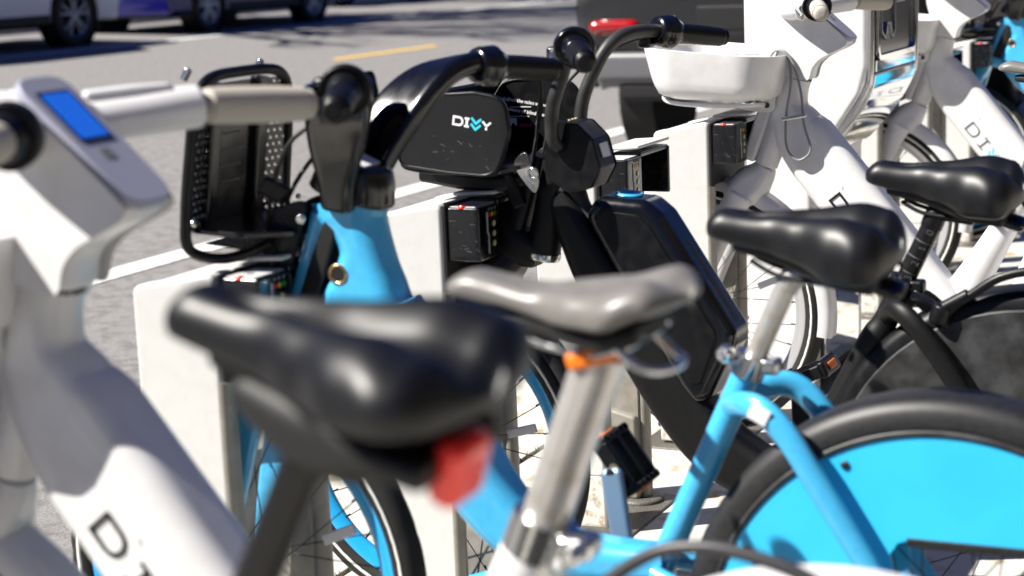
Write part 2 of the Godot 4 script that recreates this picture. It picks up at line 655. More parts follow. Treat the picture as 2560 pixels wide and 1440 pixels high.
	mat("suv_grey", Color(0.40, 0.40, 0.41), 0.35, 0.2, 0.3)
	mat("trim_black", Color(0.03, 0.03, 0.033), 0.6)
	mat("car_white", Color(0.82, 0.84, 0.87), 0.25, 0.0, 0.8)
	mat("car_indigo", Color(0.05, 0.04, 0.36), 0.25, 0.2, 1.0)
	mat("car_black", Color(0.04, 0.04, 0.045), 0.25, 0.2, 1.0)
	mat("car_silver", Color(0.66, 0.65, 0.63), 0.3, 0.4, 0.8)
	mat("alloy", Color(0.70, 0.71, 0.74), 0.3, 0.7)
	mat("alloy_dark", Color(0.55, 0.56, 0.60), 0.3, 0.7)
	m = mat("car_glass", Color(0.03, 0.035, 0.04), 0.06)
	mat("rust", Color(0.42, 0.24, 0.12), 0.7, 0.3)
	m = mat("bark", Color(0.32, 0.27, 0.22), 0.9)
	tex(m, noise_tex(0.05, Color(0.6, 0.58, 0.55), W, 0.3, 0.7, 81), 1.5)
	m = mat("brick_wall", Color(0.30, 0.28, 0.265), 0.9)
	tex(m, noise_tex(0.04, Color(0.75, 0.72, 0.68), W, 0.3, 0.6, 83, 512, 5), 0.5, true)
	mat("stone_trim", Color(0.50, 0.46, 0.40), 0.8)
	mat("window_glass", Color(0.05, 0.06, 0.07), 0.05)

# ------------------------------------------------------------------ bicycle pieces (x across, y up, z back from the front hub)
func wheel(parent: Node3D, called: String, at: Vector3, rim_m: String, spoke_m: String, stripe: bool, turn := 0.0, big_hub := false) -> void:
	var w := sub(called, parent, at)
	w.rotation.x = turn
	var s := Shape.new()
	var rows := []
	var k := 132
	for i in k:
		var an := TAU * i / k
		var e := Vector3(0, sin(an), cos(an))
		var r := PackedVector3Array()
		var gro: float = 0.0016 if i % 6 == 0 else 0.0
		for j in 18:
			var ph := TAU * j / 18
			var rr := 0.0255
			if absf(wrapf(ph, -PI, PI)) > 0.5 and absf(wrapf(ph, -PI, PI)) < 1.25:
				rr -= gro
			elif absf(wrapf(ph, -PI, PI)) <= 0.5:
				rr += 0.0006 if j % 2 == 0 else -0.0008
			r.append(e * (0.305 + cos(ph) * rr) + Vector3(sin(ph) * rr * 0.95, 0, 0))
		rows.append(r)
	s.grid(rows, true, 0.0, true)
	put("tyre", s, "rubber", w)
	if stripe:
		s = Shape.new()
		for sd in [-1.0, 1.0]:
			lathe(s, [[0.3000, sd * 0.0236], [0.3035, sd * 0.0252], [0.3070, sd * 0.0250], [0.3035, sd * 0.0240]], Vector3.ZERO, Vector3.RIGHT, 72, true)
		put("reflective_stripe", s, "reflective", w)
	s = Shape.new()
	lathe(s, [[0.287, -0.0145], [0.284, -0.0155], [0.268, -0.012], [0.258, -0.006], [0.256, 0.0], [0.258, 0.006], [0.268, 0.012], [0.284, 0.0155], [0.287, 0.0145], [0.272, 0.0]], Vector3.ZERO, Vector3.RIGHT, 72, true)
	put("rim", s, rim_m, w)
	s = Shape.new()
	var hr := 0.045 if big_hub else 0.03
	for i in 28:
		var an2 := TAU * (i + 0.5) / 28
		var sd2 := 1.0 if i % 2 == 0 else -1.0
		var sw := 1.0 if (i / 2) % 2 == 0 else -1.0
		var a0 := an2 + sw * 1.15
		tube(s, [[sd2 * 0.026, sin(a0) * hr, cos(a0) * hr, 0.00105], [0.003 * sd2, sin(an2) * 0.262, cos(an2) * 0.262, 0.00105]], 5, Vector3.RIGHT, false)
		tube(s, [[0.0035 * sd2, sin(an2) * 0.245, cos(an2) * 0.245, 0.0019], [0.002 * sd2, sin(an2) * 0.26, cos(an2) * 0.26, 0.0019]], 5)
	var sp := put("spokes", s, spoke_m, w)
	sp.set_meta("kind", "stuff")
	s = Shape.new()
	lathe(s, [[0.012, -0.045], [0.018, -0.04], [hr * 0.7, -0.036], [hr + 0.006, -0.029], [hr + 0.006, -0.024], [hr * 0.7, -0.02], [hr * 0.62, 0.0], [hr * 0.7, 0.02], [hr + 0.006, 0.024], [hr + 0.006, 0.029], [hr * 0.7, 0.036], [0.018, 0.04], [0.012, 0.045]], Vector3.ZERO, Vector3.RIGHT, 24)
	put("hub", s, "black_plastic" if rim_m != "rim_silver" else "rim_silver", w)
	for ra in [0.4, 3.5]:
		s = Shape.new()
		var e2 := Vector3(0, sin(ra), cos(ra))
		var f2 := Vector3(0, cos(ra), -sin(ra))
		rbox(s, e2 * 0.205 + Vector3(-0.009, 0, 0), Vector3(0.006, 0.062, 0.017), 0.002, Basis(Vector3.RIGHT, e2, f2))
		put("spoke_reflector", s, "sticker", w)

func saddle_shape(s: Shape, nose: float, tail: float, top: Array, bot: Array, wid: Array, groove: float, gw := 0.016) -> void:
	# top / bot / wid: [[t, value]...] along 0..1
	var val := func(tab: Array, u: float) -> float:
		for i in tab.size() - 1:
			if u <= tab[i + 1][0]:
				var f: float = (u - tab[i][0]) / (tab[i + 1][0] - tab[i][0])
				f = f * f * (3.0 - 2.0 * f) * 0.6 + f * 0.4
				return lerpf(tab[i][1], tab[i + 1][1], f)
		return tab[-1][1]
	var rows := []
	var k := 44
	for i in k + 1:
		var u := 0.5 - 0.5 * cos(PI * i / k)
		var z := lerpf(nose, tail, u)
		var w: float = val.call(wid, u)
		var yt: float = val.call(top, u)
		var yb: float = val.call(bot, u)
		var round_end := sqrt(clampf(minf(u / 0.07, (1.0 - u) / 0.10), 0.0, 1.0) * (2.0 - clampf(minf(u / 0.07, (1.0 - u) / 0.10), 0.0, 1.0)))
		round_end = maxf(round_end, 0.02)
		var ym := lerpf(yb, yt, 0.42)
		yt = ym + (yt - ym) * lerpf(0.25, 1.0, round_end)
		yb = ym + (yb - ym) * lerpf(0.35, 1.0, round_end)
		w *= lerpf(0.12, 1.0, round_end)
		var r := PackedVector3Array()
		var seg := 40
		for j in seg:
			var an := TAU * j / seg
			var x := w * signf(sin(an)) * pow(absf(sin(an)), 0.85)
			var y := 0.0
			if cos(an) >= 0.0:
				var lobe := smoothstep(0.10, 0.55, u)
				var q := absf(x) / maxf(w, 0.001)
				var crest := lerpf(0.0, 0.48, lobe)
				var fall := pow(clampf((q - crest) / (1.0 - crest), 0.0, 1.0), 2.3)
				var dip := pow(clampf((crest - q) / maxf(crest, 0.001), 0.0, 1.0), 1.5) if crest > 0.01 else 0.0
				y = yt - (yt - ym) * (1.0 - sqrt(maxf(1.0 - fall, 0.0))) - groove * lobe * dip
				y -= groove * 0.35 * smoothstep(0.06, 0.3, u) * (1.0 - lobe) * exp(-pow(x / gw, 2.0))
			else:
				y = ym + (yb - ym) * pow(-cos(an), 0.5)
			r.append(Vector3(x, y, z))
		rows.append(r)
	s.grid(rows)
	s.cap(rows[0], Vector3(0, 0, -1)); s.cap(rows[-1], Vector3(0, 0, 1))

func rails(parent: Node, m: String, y: float, z0: float, z1: float, yt: float) -> void:
	var s := Shape.new()
	for sd in [-1.0, 1.0]:
		tube(s, sm([[sd * 0.010, yt, z0, 0.0035], [sd * 0.018, y + 0.006, z0 + 0.035, 0.0035], [sd * 0.022, y, z0 + 0.08, 0.0035], [sd * 0.024, y, z1 - 0.05, 0.0035], [sd * 0.03, y + 0.012, z1 - 0.012, 0.0035], [sd * 0.034, yt + 0.004, z1, 0.0035]], 4), 8)
	put("rail", s, m, parent)

func grip_set(bars: Node3D, sd: float, inner: Vector3, outer: Vector3, grip_m: String, ring_m: String, bell: bool, r := 0.0165, knurl := true) -> void:
	var s := Shape.new()
	var g := sub("grip", bars)
	var d := (outer - inner)
	var rows := []
	var k := 26
	for i in k + 1:
		var u := float(i) / k
		var p := inner + d * u
		var rr := r * (1.0 + 0.07 * sin(u * PI))
		if knurl and i > 1 and i < k - 1:
			rr += 0.0008 if i % 2 == 0 else -0.0006
		rows.append([p.x, p.y, p.z, rr])
	rows = ends(rows, r * 0.45)
	tube(s, rows, 18, Vector3.UP)
	put("sleeve", s, grip_m, g)
	s = Shape.new()
	var ax := d.normalized()
	lathe(s, [[r * 0.8, -0.001], [r * 0.9, 0.004], [r * 0.62, 0.0075], [r * 0.3, 0.008]], outer, ax, 16)
	put("end_plug", s, "black_plastic" if grip_m != "grip_grey" else "grip_grey", g)
	if bell:
		s = Shape.new()
		lathe(s, [[0.018, -0.024], [0.030, -0.022], [0.0345, -0.017], [0.0355, -0.006], [0.034, -0.002], [0.0315, -0.0012], [0.029, -0.003], [r * 1.35, -0.003], [r * 1.3, 0.006], [r * 1.12, 0.020], [r * 1.02, 0.022]], inner, ax, 32)
		put("bell_ring", s, ring_m, bars)
	elif ring_m != "":
		s = Shape.new()
		lathe(s, [[0.018, -0.040], [0.026, -0.038], [0.029, -0.030], [0.026, -0.024], [0.030, -0.020], [0.032, -0.006], [0.028, 0.0], [0.022, 0.012], [0.019, 0.014]], inner, ax, 24)
		put("gear_shifter", s, ring_m, bars)

func brake_lever(bars: Node3D, a: Vector3, b: Vector3, c: Vector3, m: String, hood: String) -> void:
	var s := Shape.new()
	loft(s, ends(sm([[a.x, a.y, a.z, 0.011, 0.007, 0.004], [b.x, b.y, b.z, 0.010, 0.0055, 0.003], [c.x, c.y, c.z, 0.007, 0.005, 0.003]], 6), 0.003), Vector3.UP)
	put("brake_lever", s, m, bars)
	s = Shape.new()
	rbox(s, a, Vector3(0.034, 0.030, 0.028), 0.007)
	put("lever_mount", s, hood, bars)

func crank_set(parent: Node3D, at: Vector3, ang: float, arm_m: String, length := 0.165, tilt := 0.95) -> void:
	var cr := sub("crankset", parent)
	for sd in [-1.0, 1.0]:
		var a: float = ang if sd < 0 else ang + PI
		var e := Vector3(0, sin(a), cos(a))
		var s := Shape.new()
		var o := at + Vector3(sd * 0.075, 0, 0)
		var o2 := o + e * length + Vector3(sd * 0.022, 0, 0)
		loft(s, ends([[o.x, o.y, o.z, 0.008, 0.019, 0.007], [(o.x + o2.x) / 2, (o.y + o2.y) / 2, (o.z + o2.z) / 2, 0.007, 0.0165, 0.006], [o2.x, o2.y, o2.z, 0.0075, 0.0175, 0.007]], 0.012))
		put("crank_arm", s, arm_m, cr)
		s = Shape.new()
		lathe(s, [[0.0075, 0.0], [0.0075, 0.0012], [0.003, 0.0014]], o2 + Vector3(sd * 0.0075, 0, 0) - e * 0.004, Vector3(sd, 0, 0), 14)
		put("pedal_bolt", s, "bronze", cr)
		s = Shape.new()
		lathe(s, [[0.0065, 0.0], [0.0065, 0.001], [0.003, 0.0012]], o2 - Vector3(sd * 0.0075, 0, 0) - e * 0.006, Vector3(-sd, 0, 0), 14)
		put("axle_end", s, "trim_black" if arm_m == "crank_alloy" else "bronze", cr)
		if arm_m == "crank_alloy":
			s = Shape.new()
			rbox(s, o2 - e * 0.045 - Vector3(sd * 0.009, 0, 0), Vector3(0.0012, 0.030, 0.012), 0.0005, Basis(Vector3.RIGHT, e, Vector3.RIGHT.cross(e)))
			put("arm_sticker", s, "sticker", cr)
		var pd := sub("pedal", parent, o2 + Vector3(sd * 0.055, 0, 0) + e * -0.004)
		pd.rotation = Vector3(0.2 if sd < 0 else tilt, 0, 0)
		s = Shape.new()
		for q in [-0.042, 0.042]:
			rbox(s, Vector3(0, 0, q), Vector3(0.088, 0.030, 0.013), 0.004)
		for q in [-0.040, 0.0, 0.040]:
			rbox(s, Vector3(q, 0, 0), Vector3(0.012, 0.024, 0.078), 0.003)
		for qx in 5:
			for qz in [-0.042, 0.042]:
				rbox(s, Vector3(-0.032 + qx * 0.016, 0.016, qz), Vector3(0.006, 0.006, 0.009), 0.0015)
		put("pedal_cage", s, "black_plastic", pd)
		for q in [-1.0, 1.0]:
			s = Shape.new()
			rbox(s, Vector3(0, 0, q * 0.0492), Vector3(0.042, 0.014, 0.004), 0.0015)
			put("pedal_reflector", s, "orange", pd)
	var h := Shape.new()
	lathe(h, [[0.02, -0.062], [0.027, -0.055], [0.027, 0.055], [0.02, 0.062]], at, Vector3.RIGHT, 20)
	put("bottom_bracket", h, "black_plastic", cr)

# slim capital letters of the frame script, stroked on a plane
func letter_d(s: Shape, o: Vector3, u: Vector3, v: Vector3, hgt: float, wid: float, st: float, thick := 0.0008) -> void:
	var p := [Vector2(0, 0), Vector2(0, hgt)]
	var c := [Vector2(wid * 0.62, hgt), Vector2(wid * 0.85, hgt * 0.93), Vector2(wid, hgt * 0.68), Vector2(wid, hgt * 0.32), Vector2(wid * 0.85, hgt * 0.07), Vector2(wid * 0.62, 0)]
	var f := []
	f.append_array(p)
	f.append(c[0])
	for i in range(1, 6):
		var q: Vector2 = c[i - 1].lerp(c[i], 0.5)
		f.append(q); f.append(c[i])
	stroke(s, f, st, o, u, v, thick, true)

func letter_i(s: Shape, o: Vector3, u: Vector3, v: Vector3, hgt: float, wid: float, st: float, thick := 0.0008) -> void:
	stroke(s, [Vector2(0, hgt), Vector2(wid, hgt)], st, o, u, v, thick)
	stroke(s, [Vector2(0, 0), Vector2(wid, 0)], st, o, u, v, thick)
	stroke(s, [Vector2(wid / 2, st / 2), Vector2(wid / 2, hgt - st / 2)], st * 1.25, o, u, v, thick)

func frame_script(root: Node3D, m: String, st: float, o: Vector3, ang: float, hgt: float, wid: float) -> void:
	# reads down along the frame's left side
	var u := Vector3(0, -sin(ang), cos(ang))
	var v := Vector3(0, cos(ang), sin(ang))
	var s := Shape.new()
	letter_d(s, o, u, v, hgt, wid, st)
	put("letter_d", s, m, root)
	s = Shape.new()
	letter_i(s, o + u * wid * 1.55, u, v, hgt, wid * 0.62, st)
	put("letter_i", s, m, root)
	for q in 2:
		s = Shape.new()
		for e in 2:
			stroke(s, [Vector2(0, hgt - e * hgt * 0.45), Vector2(wid * 0.4, hgt * 0.5 - e * hgt * 0.45), Vector2(wid * 0.8, hgt - e * hgt * 0.45)], st * 1.2, o + u * wid * (2.55 + q * 0.0), u, v, 0.0008)
		if q == 0:
			put("letter_v", s, "ink_cyan", root)
	s = Shape.new()
	stroke(s, [Vector2(0, hgt), Vector2(wid * 0.42, hgt * 0.45), Vector2(wid * 0.84, hgt)], st, o + u * wid * 3.75, u, v, 0.0008)
	stroke(s, [Vector2(wid * 0.42, hgt * 0.45), Vector2(wid * 0.42, 0)], st, o + u * wid * 3.75, u, v, 0.0008)
	put("letter_y", s, m, root)

func scuffs(parent: Node, m: String, o: Vector3, u: Vector3, v: Vector3, wide: float, high: float, count: int, seed: int) -> void:
	var rng := RandomNumberGenerator.new()
	rng.seed = seed
	var s := Shape.new()
	for i in count:
		var p := Vector2(rng.randf_range(0, wide), rng.randf_range(0, high))
		var a := rng.randf_range(-0.9, 0.5)
		var l := rng.randf_range(0.002, 0.011)
		var e := Vector2(cos(a), sin(a))
		stroke(s, [p, p + e * l * 0.5 + Vector2(0.0004, 0.0006), p + e * l], rng.randf_range(0.0003, 0.0009), o, u, v, 0.0003)
	var n := put("scuff_marks", s, m, parent)
	n.set_meta("kind", "stuff")

# ------------------------------------------------------------------ the white electric bike
func make_white_bike(label: String, group: String) -> Node3D:
	var b := thing("electric_bike", label, "bike", Vector3.ZERO, 0.0, group)
	var hub := Vector3(0, 0.36, 0.045)
	var rear := Vector3(0, 0.36, 1.20)
	wheel(b, "front_wheel", hub, "rim_silver", "spoke_steel", true)
	wheel(b, "rear_wheel", rear, "rim_silver", "spoke_steel", true, 0.1, true)
	var s := Shape.new()
	# frame: head tube flowing into the deep down tube
	loft(s, sm([[0, 0.968, 0.311, 0.036, 0.039, 0.034], [0, 0.93, 0.298, 0.036, 0.041, 0.034], [0, 0.885, 0.292, 0.037, 0.050, 0.032], [0, 0.835, 0.313, 0.040, 0.064, 0.028], [0, 0.775, 0.352, 0.043, 0.070, 0.026], [0, 0.70, 0.410, 0.045, 0.070, 0.026], [0, 0.60, 0.490, 0.046, 0.069, 0.026], [0, 0.48, 0.583, 0.047, 0.066, 0.028], [0, 0.38, 0.665, 0.05, 0.062, 0.03]], 5), Vector3.RIGHT, 5)
	put("down_tube", s, "white_paint", b)
	s = Shape.new()
	tube(s, [[0, 0.90, 0.286, 0.034], [0, 0.80, 0.2495, 0.032], [0, 0.742, 0.2285, 0.029]], 24)
	put("head_tube", s, "white_paint", b)
	# battery cover riding on the down tube
	s = Shape.new()
	var u := Vector3(0, -0.785, 0.619)
	var n := Vector3(0, 0.619, 0.785)
	var c0 := Vector3(0, 0.868, 0.343)
	var rows := []
	for q in [[0.0, 0.020, 0.010], [0.008, 0.032, 0.020], [0.02, 0.039, 0.029], [0.045, 0.043, 0.034], [0.2, 0.0455, 0.036], [0.5, 0.0468, 0.036], [0.6, 0.0468, 0.036]]:
		var c: Vector3 = c0 + u * q[0] + n * (-0.012 + minf(q[0], 0.045) * 0.12)
		rows.append([c.x, c.y, c.z, q[1], q[2], minf(q[1], q[2]) * 0.72])
	loft(s, rows, Vector3.RIGHT, 6)
	put("battery_cover", s, "white_paint", b)
	# front fairing strip ahead of the head tube
	s = Shape.new()
	loft(s, ends(sm([[0, 0.955, 0.262, 0.026, 0.014, 0.008], [0, 0.90, 0.240, 0.027, 0.017, 0.008], [0, 0.82, 0.210, 0.026, 0.018, 0.008], [0, 0.755, 0.186, 0.022, 0.015, 0.008]], 4), 0.006))
	put("head_fairing", s, "white_paint", b)
	# fork
	s = Shape.new()
	loft(s, sm([[0, 0.739, 0.2275, 0.0285, 0.028, 0.026], [0, 0.72, 0.215, 0.036, 0.036, 0.028], [0, 0.70, 0.195, 0.050, 0.046, 0.03], [0, 0.675, 0.172, 0.066, 0.045, 0.032], [0, 0.655, 0.155, 0.074, 0.034, 0.03]], 4), Vector3.RIGHT, 5)
	for sd in [-1.0, 1.0]:
		tube(s, ends(sm([[sd * 0.052, 0.675, 0.178, 0.020, 0.036], [sd * 0.056, 0.62, 0.145, 0.018, 0.034], [sd * 0.058, 0.53, 0.103, 0.016, 0.028], [sd * 0.058, 0.42, 0.062, 0.014, 0.021], [sd * 0.057, 0.345, 0.040, 0.013, 0.018]], 5), 0.008), 16)
	put("fork", s, "white_paint", b)
	# fenders
	s = Shape.new()
	var fp := [[0.0, 0.0], [0.004, 0.016], [0.0, 0.028], [-0.012, 0.035], [-0.032, 0.0365], [-0.032, 0.0345], [-0.014, 0.0325], [-0.004, 0.026], [-0.001, 0.015], [-0.003, 0.0], [-0.001, -0.015], [-0.004, -0.026], [-0.014, -0.0325], [-0.032, -0.0345], [-0.032, -0.0365], [-0.012, -0.035], [0.0, -0.028], [0.004, -0.016]]
	arc_sweep(s, hub, 0.356, -9.0, 138.0, fp, 40)
	put("front_fender", s, "white_paint", b)
	s = Shape.new()
	arc_sweep(s, rear, 0.366, 12.0, 178.0, fp, 40)
	put("rear_fender", s, "white_paint", b)
	# stem head with its sloping display
	s = Shape.new()
	var side := loopc([Vector2(0.273, 0.978), Vector2(0.279, 1.008), Vector2(0.268, 1.042), Vector2(0.258, 1.085), Vector2(0.261, 1.135), Vector2(0.276, 1.170), Vector2(0.312, 1.176), Vector2(0.345, 1.150), Vector2(0.382, 1.118), Vector2(0.418, 1.086), Vector2(0.446, 1.060), Vector2(0.449, 1.046), Vector2(0.432, 1.034), Vector2(0.405, 1.022), Vector2(0.380, 1.008), Vector2(0.362, 0.988), Vector2(0.350, 0.958), Vector2(0.312, 0.964)], 4)
	plate(s, side, Vector3.ZERO, Vector3(0, 0, 1), Vector3(0, 1, 0), 0.0435, 0.031, 8)
	put("stem", s, "white_paint", b)
	s = Shape.new()
	lathe(s, [[0.0375, -0.004], [0.039, -0.002], [0.039, 0.002], [0.0375, 0.004]], Vector3(0, 0.9665, 0.311), Vector3(0, 0.938, 0.345), 28)
	put("headset_gap", s, "trim_black", b)
	for q in [[0.292, 0.990], [0.314, 0.985]]:
		for sd in [-1.0, 1.0]:
			s = Shape.new()
			lathe(s, [[0.0035, -0.004], [0.0035, 0.0008]], Vector3(sd * 0.0425, q[1], q[0]), Vector3(sd, 0, 0), 12)
			put("stem_screw", s, "trim_black", b)
	var dp := sub("display", b)
	var du := Vector3(0, -0.668, 0.744)
	var dn := Vector3(0, 0.744, 0.668)
	s = Shape.new()
	plate(s, rp([Vector2(-0.043, -0.004), Vector2(0.043, -0.004), Vector2(0.040, 0.195), Vector2(-0.040, 0.195)], 0.030, 6), Vector3(0, 1.179, 0.308) + dn * 0.005, Vector3.RIGHT, du, 0.006, 0.003)
	put("panel", s, "display_grey", dp)
	s = Shape.new()
	plate(s, rp([Vector2(-0.027, 0.022), Vector2(0.027, 0.022), Vector2(0.027, 0.100), Vector2(-0.027, 0.100)], 0.002, 2), Vector3(0, 1.179, 0.308) + dn * 0.0115, Vector3.RIGHT, du, 0.0008, 0.0003, 1)
	put("screen_frame", s, "screen_frame", dp)
	s = Shape.new()
	plate(s, rp([Vector2(-0.0225, 0.0265), Vector2(0.0225, 0.0265), Vector2(0.0225, 0.0955), Vector2(-0.0225, 0.0955)], 0.001, 2), Vector3(0, 1.179, 0.308) + dn * 0.0126, Vector3.RIGHT, du, 0.0006, 0.0002, 1)
	put("screen", s, "screen_blue", dp)
	s = Shape.new()
	plate(s, rp([Vector2(-0.014, 0.112), Vector2(0.004, 0.112), Vector2(0.004, 0.128), Vector2(-0.014, 0.128)], 0.002, 2), Vector3(0, 1.179, 0.308) + dn * 0.0112, Vector3.RIGHT, du, 0.0004, 0.0001, 1)
	put("label_patch", s, "ink_grey", dp)
	# handlebar
	var hb := sub("handlebar", b)
	s = Shape.new()
	for sd in [-1.0, 1.0]:
		tube(s, ends(sm([[0.0, 1.130, 0.300, 0.027, 0.034], [sd * 0.05, 1.132, 0.318, 0.027, 0.032], [sd * 0.09, 1.136, 0.352, 0.026, 0.028], [sd * 0.13, 1.140, 0.386, 0.0255, 0.0255], [sd * 0.163, 1.142, 0.409, 0.025, 0.025]], 5), 0.006), 20, Vector3.UP)
		loft(s, ends(sm([[sd * 0.06, 1.162, 0.326, 0.006, 0.013, 0.005], [sd * 0.10, 1.165, 0.360, 0.006, 0.013, 0.005], [sd * 0.135, 1.166, 0.389, 0.005, 0.011, 0.004]], 4), 0.004), Vector3.UP)
	put("bar", s, "white_paint", hb)
	grip_set(hb, -1.0, Vector3(-0.172, 1.142, 0.414), Vector3(-0.305, 1.131, 0.461), "grip_grey", "black_plastic", true, 0.0195, false)
	grip_set(hb, 1.0, Vector3(0.165, 1.142, 0.410), Vector3(0.305, 1.131, 0.461), "grip_grey", "", false, 0.0205, false)
	for sd in [-1.0, 1.0]:
		brake_lever(hb, Vector3(sd * 0.165, 1.138, 0.368), Vector3(sd * 0.24, 1.132, 0.385), Vector3(sd * 0.335, 1.124, 0.425), "steel", "white_paint")
	# tray basket
	var bk := sub("basket", b)
	s = Shape.new()
	var lev := [[0.914, 0.060], [0.916, 0.040], [0.926, 0.023], [0.942, 0.013], [0.962, 0.007], [1.000, -0.001], [1.036, -0.008], [1.038, -0.006], [1.036, -0.002], [0.998, 0.005], [0.962, 0.013], [0.944, 0.020], [0.930, 0.032], [0.922, 0.062]]
	var rws := []
	for q in lev:
		rws.append(rrect(Vector3(0, q[0], 0.122), Vector3(1, 0, 0), Vector3(0, -0.09, 1) if q[0] > 0.93 else Vector3(0, -0.05, 1), 0.170 - q[1], 0.172 - q[1], 0.092 - q[1] * 0.5, 10))
	s.grid(rws, true, 1.0)
	put("tray", s, "white_paint", bk)
	s = Shape.new()
	perforated(s, Vector3(-0.125, 0.924, 0.002), Vector3.RIGHT, Vector3(0, -0.05, 1), 12, 12, Vector2(0.0208, 0.0205), 0.0050, 0.0025, true)
	put("perforated_floor", s, "white_paint", bk)
	for sd in [-1.0, 1.0]:
		s = Shape.new()
		plate(s, loopc([Vector2(0.283, 0.975), Vector2(0.262, 0.976), Vector2(0.235, 0.925), Vector2(0.10, 0.914), Vector2(0.04, 0.914), Vector2(0.10, 0.900), Vector2(0.225, 0.880), Vector2(0.262, 0.885), Vector2(0.268, 0.915)], 4), Vector3(sd * 0.040, 0, 0), Vector3(0, 0, 1), Vector3(0, 1, 0), 0.005, 0.002)
		put("bracket", s, "white_paint", bk)
	for q in [Vector2(0.270, 0.957), Vector2(0.246, 0.897)]:
		for sd in [-1.0, 1.0]:
			s = Shape.new()
			lathe(s, [[0.007, 0.0], [0.007, 0.003], [0.004, 0.0045]], Vector3(sd * 0.045, q.y, q.x), Vector3(sd, 0, 0), 14)
			put("bolt", s, "trim_black", bk)
	s = Shape.new()
	loft(s, ends(sm([[0, 0.924, -0.020, 0.080, 0.004, 0.003], [0, 0.910, 0.010, 0.105, 0.005, 0.004], [0, 0.903, 0.10, 0.115, 0.006, 0.004], [0, 0.901, 0.20, 0.100, 0.006, 0.004], [0, 0.900, 0.245, 0.060, 0.006, 0.004]], 4), 0.004))
	put("under_tray", s, "white_paint", bk)
	for q in [0.0, 0.055, 0.11]:
		s = Shape.new()
		for k in 3:
			rbox(s, Vector3(0.1665, 1.012 - k * 0.012, 0.03 + q), Vector3(0.0015, 0.003 if k else 0.006, 0.034 - k * 0.006), 0.0005)
		put("faint_print", s, "ink_faint", bk)
	# saddle on its wide silver post
	var sd2 := sub("saddle", b)
	s = Shape.new()
	saddle_shape(s, 0.806, 1.058, [[0, 0.990], [0.12, 0.999], [0.4, 0.986], [0.7, 0.991], [0.88, 1.002], [1, 0.990]], [[0, 0.974], [0.25, 0.966], [0.5, 0.952], [0.72, 0.950], [0.88, 0.966], [1, 0.974]], [[0, 0.024], [0.2, 0.028], [0.42, 0.036], [0.62, 0.062], [0.78, 0.078], [0.92, 0.072], [1, 0.058]], 0.016, 0.014)
	put("cover", s, "saddle_grey", sd2)
	s = Shape.new()
	loft(s, ends(sm([[0, 0.958, 0.845, 0.018, 0.008, 0.006], [0, 0.948, 0.92, 0.03, 0.010, 0.008], [0, 0.942, 0.98, 0.052, 0.009, 0.007], [0, 0.950, 1.02, 0.050, 0.009, 0.007]], 4), 0.006))
	put("shell", s, "saddle_base", sd2)
	rails(sd2, "steel", 0.925, 0.875, 1.02, 0.945)
	s = Shape.new()
	tube(s, sm([[-0.045, 0.945, 0.99, 0.005], [-0.042, 0.920, 1.02, 0.0045], [-0.02, 0.914, 1.040, 0.0042], [0.02, 0.914, 1.040, 0.0042], [0.042, 0.920, 1.02, 0.0045], [0.045, 0.945, 0.99, 0.005]], 5), 8, Vector3.UP)
	put("rear_loop", s, "steel", sd2)
	s = Shape.new()
	rbox(s, Vector3(0, 0.922, 0.962), Vector3(0.052, 0.018, 0.050), 0.005, Basis(Vector3.RIGHT, -0.3))
	put("clamp_band", s, "orange", sd2)
	s = Shape.new()
	tube(s, [[0, 0.922, 0.966, 0.021, 0.026], [0, 0.83, 0.930, 0.020, 0.025], [0, 0.72, 0.888, 0.020, 0.025]], 24)
	put("seat_post", s, "post_silver", b)
	s = Shape.new()
	tube(s, [[0, 0.752, 0.900, 0.030, 0.034], [0, 0.715, 0.886, 0.031, 0.035]], 24)
	rbox(s, Vector3(-0.002, 0.728, 0.935), Vector3(0.042, 0.026, 0.040), 0.009)
	lathe(s, [[0.010, 0.0], [0.010, 0.012], [0.006, 0.016]], Vector3(-0.022, 0.725, 0.940), Vector3(-1, 0, 0), 16)
	lathe(s, [[0.013, -0.024], [0.015, 0.0], [0.013, 0.024]], Vector3(0, 0.700, 0.902), Vector3(1, 0, 0), 16)
	put("seat_clamp", s, "steel", b)
	s = Shape.new()
	tube(s, sm([[0, 0.72, 0.887, 0.028, 0.034], [0, 0.62, 0.835, 0.026, 0.032], [0, 0.48, 0.755, 0.032, 0.042], [0, 0.38, 0.695, 0.040, 0.055]], 4), 20)
	for sd in [-1.0, 1.0]:
		tube(s, sm([[sd * 0.03, 0.40, 0.70, 0.016, 0.028], [sd * 0.06, 0.385, 0.82, 0.014, 0.024], [sd * 0.075, 0.365, 1.0, 0.012, 0.020], [sd * 0.075, 0.36, 1.21, 0.011, 0.018]], 4), 12)
	put("seat_tube", s, "white_paint", b)
	s = Shape.new()
	tube(s, sm([[-0.05, 0.66, 0.93, 0.007], [-0.05, 0.705, 0.975, 0.007], [-0.05, 0.745, 1.03, 0.007], [-0.05, 0.757, 1.08, 0.007], [-0.05, 0.753, 1.13, 0.007], [-0.05, 0.738, 1.18, 0.007], [-0.05, 0.70, 1.24, 0.007]], 5), 10)
	put("cable", s, "cable_dark", b)
	scuffs(b, "ink_grey", Vector3(-0.0462, 0.74, 0.345), u, n, 0.16, 0.05, 9, 21)
	crank_set(b, Vector3(0, 0.355, 0.705), -0.6, "black_plastic")
	return b

